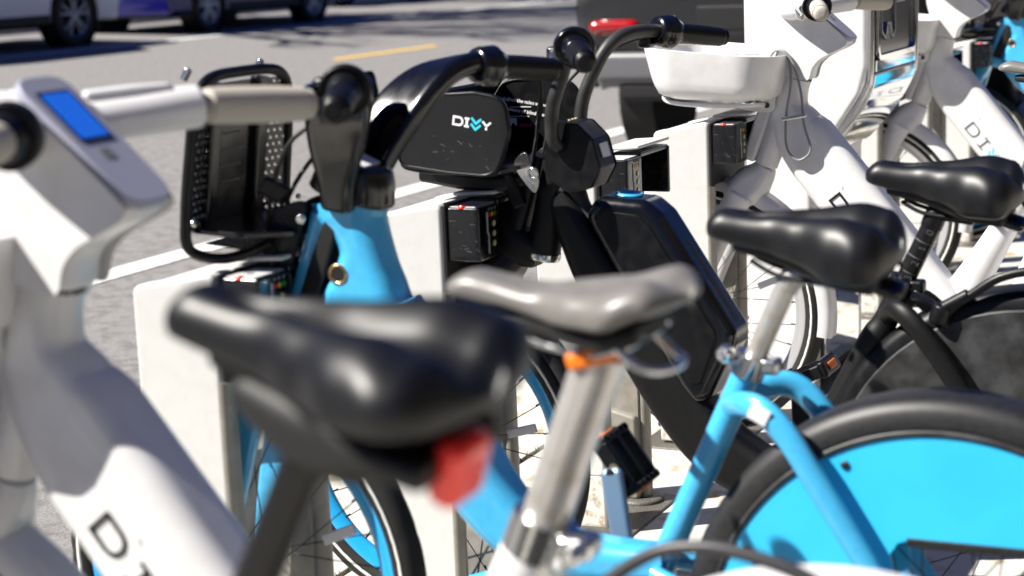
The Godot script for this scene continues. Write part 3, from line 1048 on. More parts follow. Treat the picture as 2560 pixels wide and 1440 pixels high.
# ------------------------------------------------------------------ black saddle, shared by the blue and the black bikes
func black_saddle(b: Node3D, dy: float, dz: float, scale_w := 1.0, light := true, roll := 4.0, slim := false) -> Node3D:
	var tilt := Basis(Vector3(0, 0, 1), deg_to_rad(roll))
	var piv := Vector3(0, 0.90, 0.95)
	var sd := sub("saddle", b, Vector3(0, dy, dz) + piv - tilt * piv)
	sd.basis = tilt
	var s := Shape.new()
	saddle_shape(s, 0.824, 1.084, [[0, 0.946], [0.1, 0.956], [0.3, 0.951], [0.5, 0.951], [0.75, 0.957], [0.9, 0.948], [1, 0.925]], ([[0, 0.918], [0.22, 0.906], [0.45, 0.892], [0.7, 0.868], [0.88, 0.868], [1, 0.885]] if not slim else [[0, 0.918], [0.22, 0.908], [0.45, 0.894], [0.7, 0.890], [0.88, 0.896], [1, 0.902]]), [[0, 0.026], [0.16, 0.030], [0.34, 0.034], [0.52, 0.055], [0.70, 0.084 * scale_w], [0.84, 0.094 * scale_w], [0.95, 0.085 * scale_w], [1, 0.062]], 0.036, 0.011)
	put("cover", s, "saddle_black", sd)
	s = Shape.new()
	loft(s, ends(sm([[0, 0.908, 0.86, 0.016, 0.008, 0.006], [0, 0.895, 0.93, 0.026, 0.010, 0.008], [0, 0.876, 1.0, 0.055, 0.010, 0.008], [0, 0.868, 1.06, 0.060, 0.010, 0.008]], 4), 0.006))
	put("shell", s, "saddle_base", sd)
	rails(sd, "black_plastic", 0.866, 0.885, 1.05, 0.888)
	if not slim:
		s = Shape.new()
		tube(s, ends([[0, 0.862, 1.045, 0.022, 0.013], [0, 0.850, 1.085, 0.022, 0.013]], 0.008), 16)
		put("light_housing", s, "black_gloss", sd)
	if light:
		s = Shape.new()
		rbox(s, Vector3(0, 0.853, 1.094), Vector3(0.034, 0.022, 0.014), 0.006, Basis(Vector3.RIGHT, 0.35))
		put("tail_light", s, "red_lens", sd)
	return sd

# ------------------------------------------------------------------ the light blue bike
func make_blue_bike(label: String, group: String) -> Node3D:
	var b := thing("pedal_bike", label, "bike", Vector3.ZERO, 0.0, group)
	var hub := Vector3(0, 0.36, 0.035)
	var rear := Vector3(0, 0.365, 1.145)
	wheel(b, "front_wheel", hub, "blue_rim", "spoke_black", true)
	wheel(b, "rear_wheel", rear, "blue_rim", "spoke_black", true, 0.2, true)
	var s := Shape.new()
	loft(s, sm([[0, 0.940, 0.276, 0.036, 0.055, 0.034], [0, 0.915, 0.286, 0.036, 0.044, 0.034], [0, 0.88, 0.296, 0.036, 0.040, 0.032], [0, 0.835, 0.296, 0.037, 0.056, 0.030], [0, 0.785, 0.297, 0.040, 0.079, 0.030], [0, 0.715, 0.345, 0.042, 0.076, 0.030], [0, 0.65, 0.394, 0.042, 0.060, 0.028], [0, 0.585, 0.438, 0.041, 0.053, 0.027], [0, 0.525, 0.478, 0.040, 0.048, 0.027], [0, 0.475, 0.530, 0.039, 0.042, 0.026], [0, 0.452, 0.60, 0.037, 0.034, 0.024], [0, 0.447, 0.68, 0.034, 0.030, 0.022], [0, 0.452, 0.755, 0.030, 0.026, 0.02]], 5), Vector3.RIGHT, 6)
	put("main_frame", s, "blue_paint", b)
	s = Shape.new()
	tube(s, [[0, 0.957, 0.272, 0.035, 0.064], [0, 0.940, 0.275, 0.037, 0.064], [0, 0.918, 0.2815, 0.036, 0.050]], 28)
	put("head_collar", s, "blue_paint", b)
	s = Shape.new()
	loft(s, sm([[0, 0.935, 0.2335, 0.030, 0.017, 0.014], [0, 0.88, 0.2125, 0.029, 0.0155, 0.013], [0, 0.82, 0.189, 0.029, 0.0155, 0.013], [0, 0.782, 0.174, 0.033, 0.020, 0.016]], 4), Vector3.RIGHT, 5)
	put("head_tube", s, "blue_paint", b)
	s = Shape.new()
	loft(s, sm([[0, 0.922, 0.2560, 0.0335, 0.011, 0.003], [0, 0.87, 0.2335, 0.033, 0.014, 0.003], [0, 0.785, 0.2000, 0.034, 0.016, 0.003]], 3))
	put("gap_seal", s, "trim_black", b)
	s = Shape.new()
	loft(s, ends(sm([[0, 0.800, 0.122, 0.036, 0.018, 0.014], [0, 0.785, 0.165, 0.040, 0.022, 0.016], [0, 0.768, 0.215, 0.038, 0.022, 0.016], [0, 0.745, 0.26, 0.034, 0.02, 0.014]], 4), 0.008), Vector3.RIGHT, 5)
	put("lower_lug", s, "blue_paint", b)
	s = Shape.new()
	loft(s, sm([[0, 0.775, 0.160, 0.034, 0.024, 0.02], [0, 0.74, 0.140, 0.062, 0.030, 0.022], [0, 0.715, 0.126, 0.068, 0.026, 0.02]], 3), Vector3.RIGHT, 4)
	for sd in [-1.0, 1.0]:
		loft(s, ends(sm([[sd * 0.053, 0.735, 0.136, 0.014, 0.029, 0.009], [sd * 0.055, 0.65, 0.108, 0.013, 0.028, 0.009], [sd * 0.056, 0.54, 0.078, 0.012, 0.024, 0.008], [sd * 0.056, 0.43, 0.050, 0.011, 0.018, 0.008], [sd * 0.056, 0.350, 0.033, 0.010, 0.015, 0.008]], 4), 0.006), Vector3.RIGHT, 4)
	put("fork", s, "blue_paint", b)
	for sd in [-1.0, 1.0]:
		s = Shape.new()
		lathe(s, [[0.0155, 0.0], [0.0155, 0.004], [0.0125, 0.0045], [0.011, 0.002]], Vector3(sd * 0.0345, 0.849, 0.266), Vector3(sd, 0, 0), 24)
		put("lock_eyelet", s, "bronze", b)
	s = Shape.new()
	for sd in [-1.0, 1.0]:
		lathe(s, [[0.0105, 0.0], [0.0105, 0.0028]], Vector3(sd * 0.0345, 0.849, 0.266), Vector3(sd, 0, 0), 20)
	put("eyelet_hole", s, "trim_black", b)
	# steering: cap, two blade arms, grips
	s = Shape.new()
	loft(s, ends(sm([[0, 0.957, 0.274, 0.041, 0.066, 0.037], [0, 0.985, 0.282, 0.042, 0.060, 0.036], [0, 1.012, 0.287, 0.040, 0.048, 0.032]], 4), 0.008), Vector3.RIGHT, 6)
	put("stem_cap", s, "black_gloss", b)
	s = Shape.new()
	plate(s, rp([Vector2(-0.022, -0.016), Vector2(0.022, -0.016), Vector2(0.022, 0.016), Vector2(-0.022, 0.016)], 0.002, 2), Vector3(-0.010, 1.0135, 0.305), Vector3(1, 0.02, 0), Vector3(0, -0.42, 0.91), 0.0012, 0.0005, 1)
	put("white_sticker", s, "sticker", b)
	var hb := sub("handlebar", b)
	for sd in [-1.0, 1.0]:
		s = Shape.new()
		loft(s, ends(sm([[sd * 0.036, 0.945, 0.274, 0.026, 0.016, 0.013], [sd * 0.048, 0.985, 0.281, 0.029, 0.015, 0.013], [sd * 0.068, 1.035, 0.294, 0.040, 0.015, 0.013], [sd * 0.096, 1.085, 0.317, 0.047, 0.016, 0.014], [sd * 0.135, 1.122, 0.350, 0.042, 0.017, 0.015], [sd * 0.178, 1.136, 0.382, 0.027, 0.017, 0.015], [sd * 0.205, 1.134, 0.398, 0.018, 0.017, 0.014]], 5), 0.006), Vector3(0, 0.15, 1), 6)
		put("bar_arm", s, "black_gloss", hb)
	grip_set(hb, -1.0, Vector3(-0.232, 1.130, 0.412), Vector3(-0.335, 1.116, 0.458), "black_plastic", "black_plastic", true, 0.0185)
	grip_set(hb, 1.0, Vector3(0.222, 1.130, 0.408), Vector3(0.335, 1.116, 0.458), "black_plastic", "black_gloss", false, 0.0175)
	for sd in [-1.0, 1.0]:
		brake_lever(hb, Vector3(sd * 0.195, 1.133, 0.362), Vector3(sd * 0.26, 1.130, 0.372), Vector3(sd * 0.325, 1.118, 0.412), "black_gloss", "black_plastic")
	s = Shape.new()
	loft(s, ends(sm([[0, 1.00, 0.262, 0.030, 0.018, 0.012], [0, 1.06, 0.262, 0.045, 0.020, 0.014], [0, 1.112, 0.282, 0.060, 0.022, 0.014], [0, 1.126, 0.300, 0.050, 0.012, 0.010]], 4), 0.008))
	put("console", s, "black_gloss", hb)
	s = Shape.new()
	lathe(s, [[0.009, 0.0], [0.009, 0.004], [0.005, 0.006]], Vector3(-0.006, 1.131, 0.296), Vector3(0, 0.9, 0.3), 18)
	put("red_button", s, "red_lens", hb)
	# open carrier in front: perforated cradle in a tube frame
	var bk := sub("basket", b)
	s = Shape.new()
	tube(s, sm([[-0.05, 0.893, 0.160, 0.0075], [-0.09, 0.876, 0.110, 0.008], [-0.122, 0.892, 0.070, 0.0085], [-0.130, 0.945, 0.073, 0.0085], [-0.127, 1.04, 0.087, 0.0085], [-0.120, 1.105, 0.097, 0.0085], [-0.088, 1.137, 0.100, 0.0085], [0.0, 1.142, 0.095, 0.0085], [0.092, 1.137, 0.100, 0.0085], [0.124, 1.105, 0.097, 0.0085], [0.131, 1.04, 0.087, 0.0085], [0.134, 0.95, 0.074, 0.0085], [0.126, 0.905, 0.078, 0.0085], [0.09, 0.882, 0.115, 0.008], [0.05, 0.893, 0.160, 0.0075]], 5), 10, Vector3(0, 0, 1))
	put("tube_frame", s, "black_plastic", bk)
	s = Shape.new()
	var up := Vector3(0, 1, 0.15).normalized()
	for sd in [-1.0, 1.0]:
		s = Shape.new()
		perforated(s, Vector3(-0.124, 0.920, 0.068) if sd < 0 else Vector3(0.070, 0.920, 0.058), Vector3(0.985, 0, -0.17).normalized() if sd < 0 else Vector3(0.985, 0, 0.17).normalized(), up, 4, 19, Vector2(0.0135, 0.0110), 0.0029, 0.002, true)
		put("perforated_side", s, "black_gloss", bk)
		s = Shape.new()
		loft(s, [[sd * 0.062, 0.915, 0.058, 0.014, 0.012, 0.004], [sd * 0.060, 1.130, 0.090, 0.013, 0.010, 0.004]])
		put("upright_rib", s, "black_gloss", bk)
	s = Shape.new()
	loft(s, [[0, 0.920, 0.056, 0.060, 0.0025, 0.001], [0, 1.02, 0.071, 0.058, 0.0025, 0.001], [0, 1.128, 0.087, 0.056, 0.0025, 0.001]])
	put("back_panel", s, "black_gloss", bk)
	s = Shape.new()
	for k in 6:
		rbox(s, Vector3(-0.012 + (k % 2) * 0.006, 1.10 - k * 0.024, 0.0865 - k * 0.0036), Vector3(0.075 - (k % 3) * 0.012, 0.003, 0.0012), 0.0004)
	put("faded_print", s, "ink_grey", bk)
	s = Shape.new()
	plate(s, rp([Vector2(-0.118, 0.062), Vector2(0.122, 0.062), Vector2(0.112, 0.150), Vector2(0.05, 0.205), Vector2(-0.05, 0.205), Vector2(-0.108, 0.150)], 0.02), Vector3(0, 0.925, 0), Vector3.RIGHT, Vector3(0, -0.08, 1).normalized(), 0.004, 0.002)
	put("floor_tray", s, "black_gloss", bk)
	s = Shape.new()
	perforated(s, Vector3(-0.10, 0.900, 0.080), Vector3.RIGHT, Vector3(0, -0.1, 1).normalized(), 14, 5, Vector2(0.0143, 0.014), 0.0040, 0.002, true)
	put("perforated_floor", s, "black_plastic", bk)
	for sd in [-1.0, 1.0]:
		s = Shape.new()
		plate(s, loopc([Vector2(0.218, 0.952), Vector2(0.185, 0.950), Vector2(0.150, 0.925), Vector2(0.145, 0.895), Vector2(0.140, 0.835), Vector2(0.155, 0.815), Vector2(0.180, 0.845), Vector2(0.205, 0.905)], 4), Vector3(sd * 0.036, 0, 0), Vector3(0, 0, 1), Vector3(0, 1, 0), 0.005, 0.002)
		put("bracket", s, "black_plastic", bk)
	for sd in [-1.0, 1.0]:
		for q in [[0.042, 0.930, 0.212, 0.0085, 1], [0.140, 0.935, 0.092, 0.005, 0], [0.132, 1.112, 0.075, 0.005, 0], [0.095, 1.138, 0.062, 0.006, 2]]:
			s = Shape.new()
			lathe(s, [[q[3], 0.0], [q[3], 0.004 if q[4] < 2 else 0.016], [q[3] * 0.6, 0.0055 if q[4] < 2 else 0.018]], Vector3(sd * q[0], q[1], q[2]), [Vector3(0, 0, 1), Vector3(sd, 0, 0), Vector3(0, 0.8, 0.5)][q[4]], 14)
			put("bolt", s, "steel", bk)
	s = Shape.new()
	loft(s, ends([[-0.04, 0.962, 0.185, 0.006, 0.016, 0.005], [-0.06, 0.985, 0.160, 0.006, 0.014, 0.005]], 0.004))
	put("strap_end", s, "black_plastic", bk)
	s = Shape.new()
	tube(s, sm([[-0.03, 1.09, 0.30, 0.0035], [-0.06, 1.05, 0.22, 0.0035], [-0.05, 0.97, 0.17, 0.0035], [-0.038, 0.88, 0.145, 0.0035], [-0.045, 0.80, 0.115, 0.0035], [-0.06, 0.66, 0.075, 0.0035]], 5), 7)
	tube(s, sm([[0.03, 1.09, 0.30, 0.0035], [0.02, 1.03, 0.22, 0.0035], [-0.02, 0.96, 0.18, 0.0035], [-0.045, 0.86, 0.160, 0.0035], [-0.03, 0.79, 0.135, 0.0035]], 5), 7)
	put("brake_cable", s, "trim_black", b)
	# seat
	s = Shape.new()
	tube(s, [[0, 0.738, 0.876, 0.0195], [0, 0.60, 0.8135, 0.0195], [0, 0.44, 0.741, 0.0195]], 20)
	put("seat_tube", s, "blue_paint", b)
	s = Shape.new()
	tube(s, [[0, 0.855, 0.931, 0.0145], [0, 0.738, 0.878, 0.0145]], 20)
	put("seat_post", s, "post_silver", b)
	s = Shape.new()
	tube(s, [[0, 0.758, 0.884, 0.0235], [0, 0.730, 0.872, 0.0245]], 20)
	rbox(s, Vector3(0, 0.744, 0.908), Vector3(0.030, 0.022, 0.026), 0.006)
	lathe(s, [[0.006, -0.03], [0.012, -0.024], [0.013, -0.014], [0.008, -0.006], [0.007, 0.02]], Vector3(-0.018, 0.757, 0.856), Vector3(-0.4, 0.2, 0.0) * -1.0, 16)
	put("seat_clamp", s, "steel", b)
	s = Shape.new()
	tube(s, sm([[0, 0.850, 0.929, 0.016], [0, 0.868, 0.942, 0.017], [0, 0.872, 0.965, 0.014]], 3), 14)
	loft(s, ends([[0, 0.868, 0.945, 0.016, 0.008, 0.006], [0, 0.862, 1.01, 0.016, 0.010, 0.006]], 0.004))
	put("post_head", s, "post_silver", b)
	black_saddle(b, 0.0, 0.0, 1.0, false)
	# seat stays, rear fender, skirt guard
	for sd in [-1.0, 1.0]:
		s = Shape.new()
		tube(s, sm([[sd * 0.018, 0.690, 0.856, 0.013, 0.017], [sd * 0.055, 0.703, 0.888, 0.013, 0.018], [sd * 0.072, 0.700, 0.918, 0.013, 0.018], [sd * 0.076, 0.672, 0.950, 0.013, 0.0175], [sd * 0.077, 0.615, 0.988, 0.013, 0.017], [sd * 0.077, 0.50, 1.060, 0.012, 0.016], [sd * 0.077, 0.365, 1.145, 0.012, 0.016]], 5), 14)
		put("seat_stay", s, "blue_paint", b)
		s = Shape.new()
		tube(s, sm([[sd * 0.035, 0.445, 0.745, 0.012, 0.014], [sd * 0.062, 0.425, 0.84, 0.011, 0.013], [sd * 0.074, 0.39, 1.0, 0.010, 0.013], [sd * 0.077, 0.365, 1.145, 0.010, 0.013]], 4), 12)
		put("chain_stay", s, "blue_paint", b)
	s = Shape.new()
	var fo := [[0.0, 0.0], [-0.001, 0.026], [-0.006, 0.038], [-0.018, 0.046], [-0.034, 0.0475], [-0.042, 0.0475], [-0.043, 0.0445], [-0.040, 0.0435], [-0.020, 0.0425], [-0.010, 0.035], [-0.005, 0.025], [-0.004, 0.0], [-0.005, -0.025], [-0.010, -0.035], [-0.020, -0.0425], [-0.040, -0.0435], [-0.043, -0.0445], [-0.042, -0.0475], [-0.034, -0.0475], [-0.018, -0.046], [-0.006, -0.038], [-0.001, -0.026]]
	arc_sweep(s, rear, 0.360, 4.0, 186.0, fo, 60)
	put("rear_fender", s, "fender_rubber", b)
	for sd in [-1.0, 1.0]:
		s = Shape.new()
		arc_sweep(s, rear, 0.3165, 6.0, 184.0, [[0.0035, sd * 0.0470], [0.0035, sd * 0.0500], [0.0, sd * 0.0510], [-0.0035, sd * 0.0500], [-0.0035, sd * 0.0470]], 60)
		put("fender_lip", s, "guard_grey", b)
		s = Shape.new()
		var ol := PackedVector2Array()
		for i in 41:
			var an := deg_to_rad(lerpf(10.0, 182.0, i / 40.0))
			ol.append(Vector2(rear.z + cos(an) * 0.3125, rear.y + sin(an) * 0.3125))
		ol.append(Vector2(0.900, 0.330))
		ol.append(Vector2(1.085, 0.470))
		ol.append(Vector2(1.078, 0.515))
		ol.append(Vector2(1.088, 0.531))
		ol.append(Vector2(1.108, 0.538))
		ol.append(Vector2(1.25, 0.540))
		ol.append(Vector2(1.40, 0.505))
		plate(s, ol, Vector3(sd * 0.0455, 0, 0), Vector3(0, 0, 1), Vector3(0, 1, 0), 0.002, 0.0008, 1)
		put("skirt_guard", s, "blue_panel", b)
	s = Shape.new()
	loft(s, [[-0.0455, 0.534, 1.10, 0.004, 0.006, 0.002], [-0.0455, 0.535, 1.25, 0.004, 0.006, 0.002], [-0.0455, 0.500, 1.40, 0.004, 0.006, 0.002]])
	put("guard_trim", s, "fender_rubber", b)
	s = Shape.new()
	loft(s, ends([[-0.0865, 0.706, 0.905, 0.0012, 0.011, 0.001], [-0.0885, 0.694, 0.930, 0.0012, 0.011, 0.001]], 0.0008))
	put("stay_label", s, "sticker", b)
	for q in [[1.02, 0.630], [1.30, 0.600], [0.885, 0.500]]:
		s = Shape.new()
		lathe(s, [[0.006, 0.0], [0.006, 0.002], [0.003, 0.003]], Vector3(-0.0475, q[1], q[0]), Vector3(-1, 0, 0), 14)
		put("guard_rivet", s, "fender_rubber", b)
	s = Shape.new()
	lathe(s, [[0.050, -0.05], [0.052, 0.03], [0.045, 0.05]], rear, Vector3.RIGHT, 24)
	lathe(s, [[0.014, -0.12], [0.018, -0.11], [0.020, -0.085], [0.016, -0.06]], rear + Vector3(0, 0.02, 0.02), Vector3.RIGHT, 16)
	put("hub_gear", s, "steel", b)
	crank_set(b, Vector3(0, 0.390, 0.662), -1.38, "crank_alloy", 0.165)
	return b

# ------------------------------------------------------------------ the black electric bike
func make_black_bike(label: String, group: String, lift := 0.0) -> Node3D:
	var b := thing("electric_bike", label, "bike", Vector3.ZERO, 0.0, group)
	var hub := Vector3(0, 0.36, 0.0)
	var rear := Vector3(0, 0.365, 1.135)
	wheel(b, "front_wheel", hub, "blue_rim", "spoke_black", true, 0.13)
	wheel(b, "rear_wheel", rear, "blue_rim", "spoke_black", true, 0.2, true)
	var s := Shape.new()
	tube(s, [[0, 0.925, 0.287, 0.030, 0.027], [0, 0.85, 0.272, 0.031, 0.029], [0, 0.752, 0.250, 0.033, 0.033]], 24)
	put("head_tube", s, "black_frame", b)
	s = Shape.new()
	loft(s, sm([[0, 0.935, 0.252, 0.020, 0.014, 0.010], [0, 0.87, 0.228, 0.026, 0.016, 0.012], [0, 0.80, 0.200, 0.032, 0.022, 0.014], [0, 0.755, 0.184, 0.034, 0.026, 0.016]], 4))
	put("docking_strut", s, "black_frame", b)
	s = Shape.new()
	loft(s, ends(sm([[0, 0.815, 0.125, 0.030, 0.024, 0.014], [0, 0.79, 0.165, 0.036, 0.040, 0.018], [0, 0.765, 0.215, 0.036, 0.034, 0.018], [0, 0.75, 0.250, 0.030, 0.024, 0.014]], 4), 0.006))
	put("lower_lug", s, "black_frame", b)
	s = Shape.new()
	tube(s, [[0, 0.758, 0.2515, 0.0335, 0.0335], [0, 0.751, 0.250, 0.0345, 0.0345], [0, 0.746, 0.2488, 0.033, 0.033]], 24)
	put("head_ring", s, "steel", b)
	s = Shape.new()
	loft(s, sm([[0, 0.755, 0.200, 0.032, 0.028, 0.02], [0, 0.725, 0.170, 0.060, 0.030, 0.022], [0, 0.70, 0.150, 0.068, 0.026, 0.02]], 3))
	for sd in [-1.0, 1.0]:
		loft(s, ends(sm([[sd * 0.053, 0.72, 0.162, 0.014, 0.026, 0.009], [sd * 0.056, 0.63, 0.122, 0.013, 0.026, 0.009], [sd * 0.056, 0.52, 0.075, 0.012, 0.022, 0.008], [sd * 0.056, 0.350, -0.002, 0.010, 0.015, 0.008]], 4), 0.006))
	put("fork", s, "fender_rubber", b)
	s = Shape.new()
	arc_sweep(s, hub, 0.346, 20.0, 125.0, [[0.0, 0.030], [0.004, 0.0], [0.0, -0.030], [-0.016, -0.033], [-0.016, -0.031], [-0.003, -0.028], [0.001, 0.0], [-0.003, 0.028], [-0.016, 0.031], [-0.016, 0.033]], 30)
	put("front_fender", s, "fender_rubber", b)
	# main beam with the battery on top
	s = Shape.new()
	loft(s, sm([[0, 0.865, 0.292, 0.030, 0.026, 0.02], [0, 0.80, 0.325, 0.036, 0.036, 0.022], [0, 0.72, 0.368, 0.040, 0.045, 0.022], [0, 0.61, 0.440, 0.042, 0.050, 0.022], [0, 0.50, 0.512, 0.043, 0.052, 0.022], [0, 0.42, 0.580, 0.043, 0.052, 0.022], [0, 0.375, 0.650, 0.043, 0.048, 0.022], [0, 0.36, 0.70, 0.043, 0.045, 0.022]], 4), Vector3.RIGHT, 4)
	put("main_beam", s, "black_frame", b)
	s = Shape.new()
	tube(s, sm([[0, 0.872, 0.290, 0.024, 0.020], [0, 0.870, 0.318, 0.022, 0.020], [0, 0.84, 0.332, 0.020, 0.018], [0, 0.80, 0.360, 0.022, 0.022], [0, 0.775, 0.40, 0.024, 0.026]], 4), 14)
	put("gusset", s, "guard_grey", b)
	s = Shape.new()
	plate(s, rp([Vector2(0.352, 0.832), Vector2(0.378, 0.868), Vector2(0.470, 0.862), Vector2(0.500, 0.838), Vector2(0.633, 0.632), Vector2(0.628, 0.606), Vector2(0.580, 0.505), Vector2(0.552, 0.497), Vector2(0.525, 0.530)], 0.032, 6), Vector3.ZERO, Vector3(0, 0, 1), Vector3(0, 1, 0), 0.048, 0.020, 5)
	put("battery", s, "black_gloss", b)
	s = Shape.new()
	plate(s, rp([Vector2(0.376, 0.8230), Vector2(0.395, 0.8430), Vector2(0.458, 0.8370), Vector2(0.480, 0.8190), Vector2(0.600, 0.630), Vector2(0.568, 0.540), Vector2(0.548, 0.540)], 0.018, 4), Vector3(-0.0485, 0, 0), Vector3(0, 0, 1), Vector3(0, 1, 0), 0.002, 0.001)
	put("battery_side", s, "black_plastic", b)
	s = Shape.new()
	lathe(s, [[0.017, 0.0], [0.020, 0.003], [0.024, 0.004], [0.026, 0.0]], Vector3(0, 0.8665, 0.425), Vector3(0, 1, 0.07), 24)
	put("battery_lock", s, "blue_paint", b)
	s = Shape.new()
	tube(s, ends([[0.0, 0.832, 0.497, 0.036, 0.006], [0.0, 0.642, 0.620, 0.036, 0.006]], 0.002), 10)
	put("battery_spine", s, "guard_grey", b)
	# console box
	s = Shape.new()
	plate(s, rp([Vector2(0.285, 0.990), Vector2(0.300, 1.000), Vector2(0.342, 0.997), Vector2(0.372, 0.968), Vector2(0.386, 0.915), Vector2(0.366, 0.880), Vector2(0.325, 0.872), Vector2(0.280, 0.902)], 0.012, 4), Vector3.ZERO, Vector3(0, 0, 1), Vector3(0, 1, 0), 0.042, 0.012, 4)
	put("console", s, "black_plastic", b)
	s = Shape.new()
	var cu := Vector3(0, -0.55, 0.30).normalized()
	plate(s, rp([Vector2(-0.018, -0.013), Vector2(0.018, -0.013), Vector2(0.018, 0.013), Vector2(-0.018, 0.013)], 0.001, 2), Vector3(0.002, 0.946, 0.3795), Vector3.RIGHT, Vector3(0, -0.966, 0.257), 0.0008, 0.0003, 1)
	put("white_sticker", s, "sticker", b)
	for q in [-0.018, -0.004, 0.010]:
		s = Shape.new()
		rbox(s, Vector3(q, 1.0005, 0.322), Vector3(0.008, 0.003, 0.005), 0.001)
		put("indicator_light", s, "led_pale", b)
	# handlebar
	var hb := sub("handlebar", b)
	s = Shape.new()
	for sd in [-1.0, 1.0]:
		tube(s, sm([[sd * 0.050, 0.955, 0.312, 0.012], [sd * 0.062, 0.975, 0.306, 0.0125], [sd * 0.068, 1.03, 0.312, 0.0125], [sd * 0.074, 1.085, 0.335, 0.0125], [sd * 0.092, 1.125, 0.356, 0.0125], [sd * 0.13, 1.144, 0.376, 0.0125], [sd * 0.18, 1.146, 0.398, 0.0125], [sd * 0.23, 1.142, 0.424, 0.0125]], 6), 14, Vector3(0.3, 0.2, 1))
	put("bar", s, "guard_grey", hb)
	grip_set(hb, -1.0, Vector3(-0.245, 1.140, 0.436), Vector3(-0.335, 1.124, 0.492), "black_plastic", "black_gloss", true, 0.0185)
	grip_set(hb, 1.0, Vector3(0.232, 1.140, 0.428), Vector3(0.335, 1.124, 0.490), "black_plastic", "black_gloss", false, 0.0175)
	for sd in [-1.0, 1.0]:
		brake_lever(hb, Vector3(sd * 0.205, 1.128, 0.385), Vector3(sd * 0.26, 1.124, 0.402), Vector3(sd * 0.315, 1.116, 0.440), "steel", "black_gloss")
	for q in [[-0.19, 0.10], [0.19, -0.02], [-0.16, 0.04]]:
		s = Shape.new()
		tube(s, sm([[q[0], 1.138, 0.395, 0.003], [q[0] * 0.6, 1.10, 0.315, 0.003], [q[0] * 0.25 + q[1] * 0.3, 1.03, 0.268, 0.003], [q[0] * 0.12, 0.95, 0.252, 0.003], [q[0] * 0.1, 0.88, 0.236, 0.003]], 6), 7)
		put("control_cable", s, "trim_black", hb)
	# solid black carrier
	var bk := sub("basket", b)
	var o1 := rp([Vector2(0.045, 0.935), Vector2(0.062, 0.985), Vector2(0.112, 1.058), Vector2(0.205, 1.062), Vector2(0.262, 1.052), Vector2(0.268, 0.990), Vector2(0.240, 0.916), Vector2(0.15, 0.922)], 0.040, 6)
	for sd in [-1.0, 1.0]:
		s = Shape.new()
		plate(s, o1, Vector3(sd * 0.158, 0, 0), Vector3(0, 0, 1), Vector3(0, 1, 0), 0.005, 0.003)
		put("side_panel", s, "black_gloss" if sd < 0 else "black_plastic", bk)
		s = Shape.new()
		var lp := []
		for q in o1:
			lp.append([sd * 0.158, q.y, q.x, 0.0075, 0.0035])
		lp.append(lp[0])
		tube(s, lp, 8, Vector3.RIGHT, false)
		put("rim_bead", s, "black_plastic", bk)
	s = Shape.new()
	loft(s, sm([[0, 1.06, 0.105, 0.155, 0.004, 0.002], [0, 1.0, 0.066, 0.155, 0.004, 0.002], [0, 0.94, 0.050, 0.155, 0.004, 0.002], [0, 0.925, 0.075, 0.155, 0.004, 0.002], [0, 0.920, 0.15, 0.155, 0.004, 0.002], [0, 0.918, 0.232, 0.150, 0.004, 0.002]], 4))
	put("shell", s, "black_plastic", bk)
	s = Shape.new()
	loft(s, ends([[0, 0.905, 0.035, 0.07, 0.014, 0.008], [0, 0.895, 0.12, 0.075, 0.016, 0.008], [0, 0.888, 0.19, 0.06, 0.015, 0.008], [0, 0.893, 0.24, 0.03, 0.012, 0.008]], 0.008))
	put("front_light_box", s, "black_plastic", bk)
	for sd in [-1.0, 1.0]:
		s = Shape.new()
		plate(s, loopc([Vector2(0.222, 0.925), Vector2(0.245, 0.945), Vector2(0.256, 0.915), Vector2(0.270, 0.900), Vector2(0.262, 0.872), Vector2(0.240, 0.892)], 4), Vector3(sd * 0.045, 0, 0), Vector3(0, 0, 1), Vector3(0, 1, 0), 0.003, 0.001)
		put("steel_bracket", s, "steel", bk)
	for sd in [-1.0, 1.0]:
		s = Shape.new()
		lathe(s, [[0.011, 0.0], [0.011, 0.003], [0.008, 0.004], [0.007, 0.001]], Vector3(sd * 0.048, 0.908, 0.260), Vector3(sd, 0, 0), 18)
		put("bolt", s, "steel", bk)
	for sd in [-1.0, 1.0]:
		s = Shape.new()
		loft(s, ends([[sd * 0.040, 0.905, 0.20, 0.010, 0.014, 0.006], [sd * 0.034, 0.845, 0.225, 0.010, 0.014, 0.006]], 0.004))
		put("carrier_arm", s, "black_plastic", bk)
	# the carrier's script: white letters, two cyan chevrons
	var lu := Vector3(0, -0.155, 1).normalized()
	var lv := Vector3(0, 1, 0.155).normalized()
	var lo := Vector3(-0.1635, 1.008, 0.163)
	s = Shape.new()
	letter_d(s, lo, lu, lv, 0.0135, 0.0175, 0.0036, 0.0008)
	put("letter_d", s, "ink_white", bk)
	s = Shape.new()
	letter_i(s, lo + lu * 0.0215, lu, lv, 0.0135, 0.0095, 0.0036, 0.0008)
	put("letter_i", s, "ink_white", bk)
	s = Shape.new()
	for e in 2:
		stroke(s, [Vector2(0, 0.0165 - e * 0.0105), Vector2(0.0095, 0.0075 - e * 0.0105), Vector2(0.019, 0.0165 - e * 0.0105)], 0.0042, lo + lu * 0.0345, lu, lv, 0.0008)
	put("letter_v", s, "ink_cyan", bk)
	s = Shape.new()
	stroke(s, [Vector2(0, 0.0135), Vector2(0.008, 0.006), Vector2(0.016, 0.0135)], 0.0036, lo + lu * 0.0565, lu, lv, 0.0008)
	stroke(s, [Vector2(0.008, 0.006), Vector2(0.008, -0.001)], 0.0036, lo + lu * 0.0565, lu, lv, 0.0008)
	put("letter_y", s, "ink_white", bk)
	scuffs(bk, "ink_grey", Vector3(-0.1633, 0.945, 0.085), lu, lv, 0.14, 0.055, 13, 5)
	# printed advice inside the far side panel
	var tx := 0.1522
	lettering("print_line", "Yield for pedestrians", 0.0085, "ink_white", Vector3(tx, 1.028, 0.078), lu, lv, bk, true)
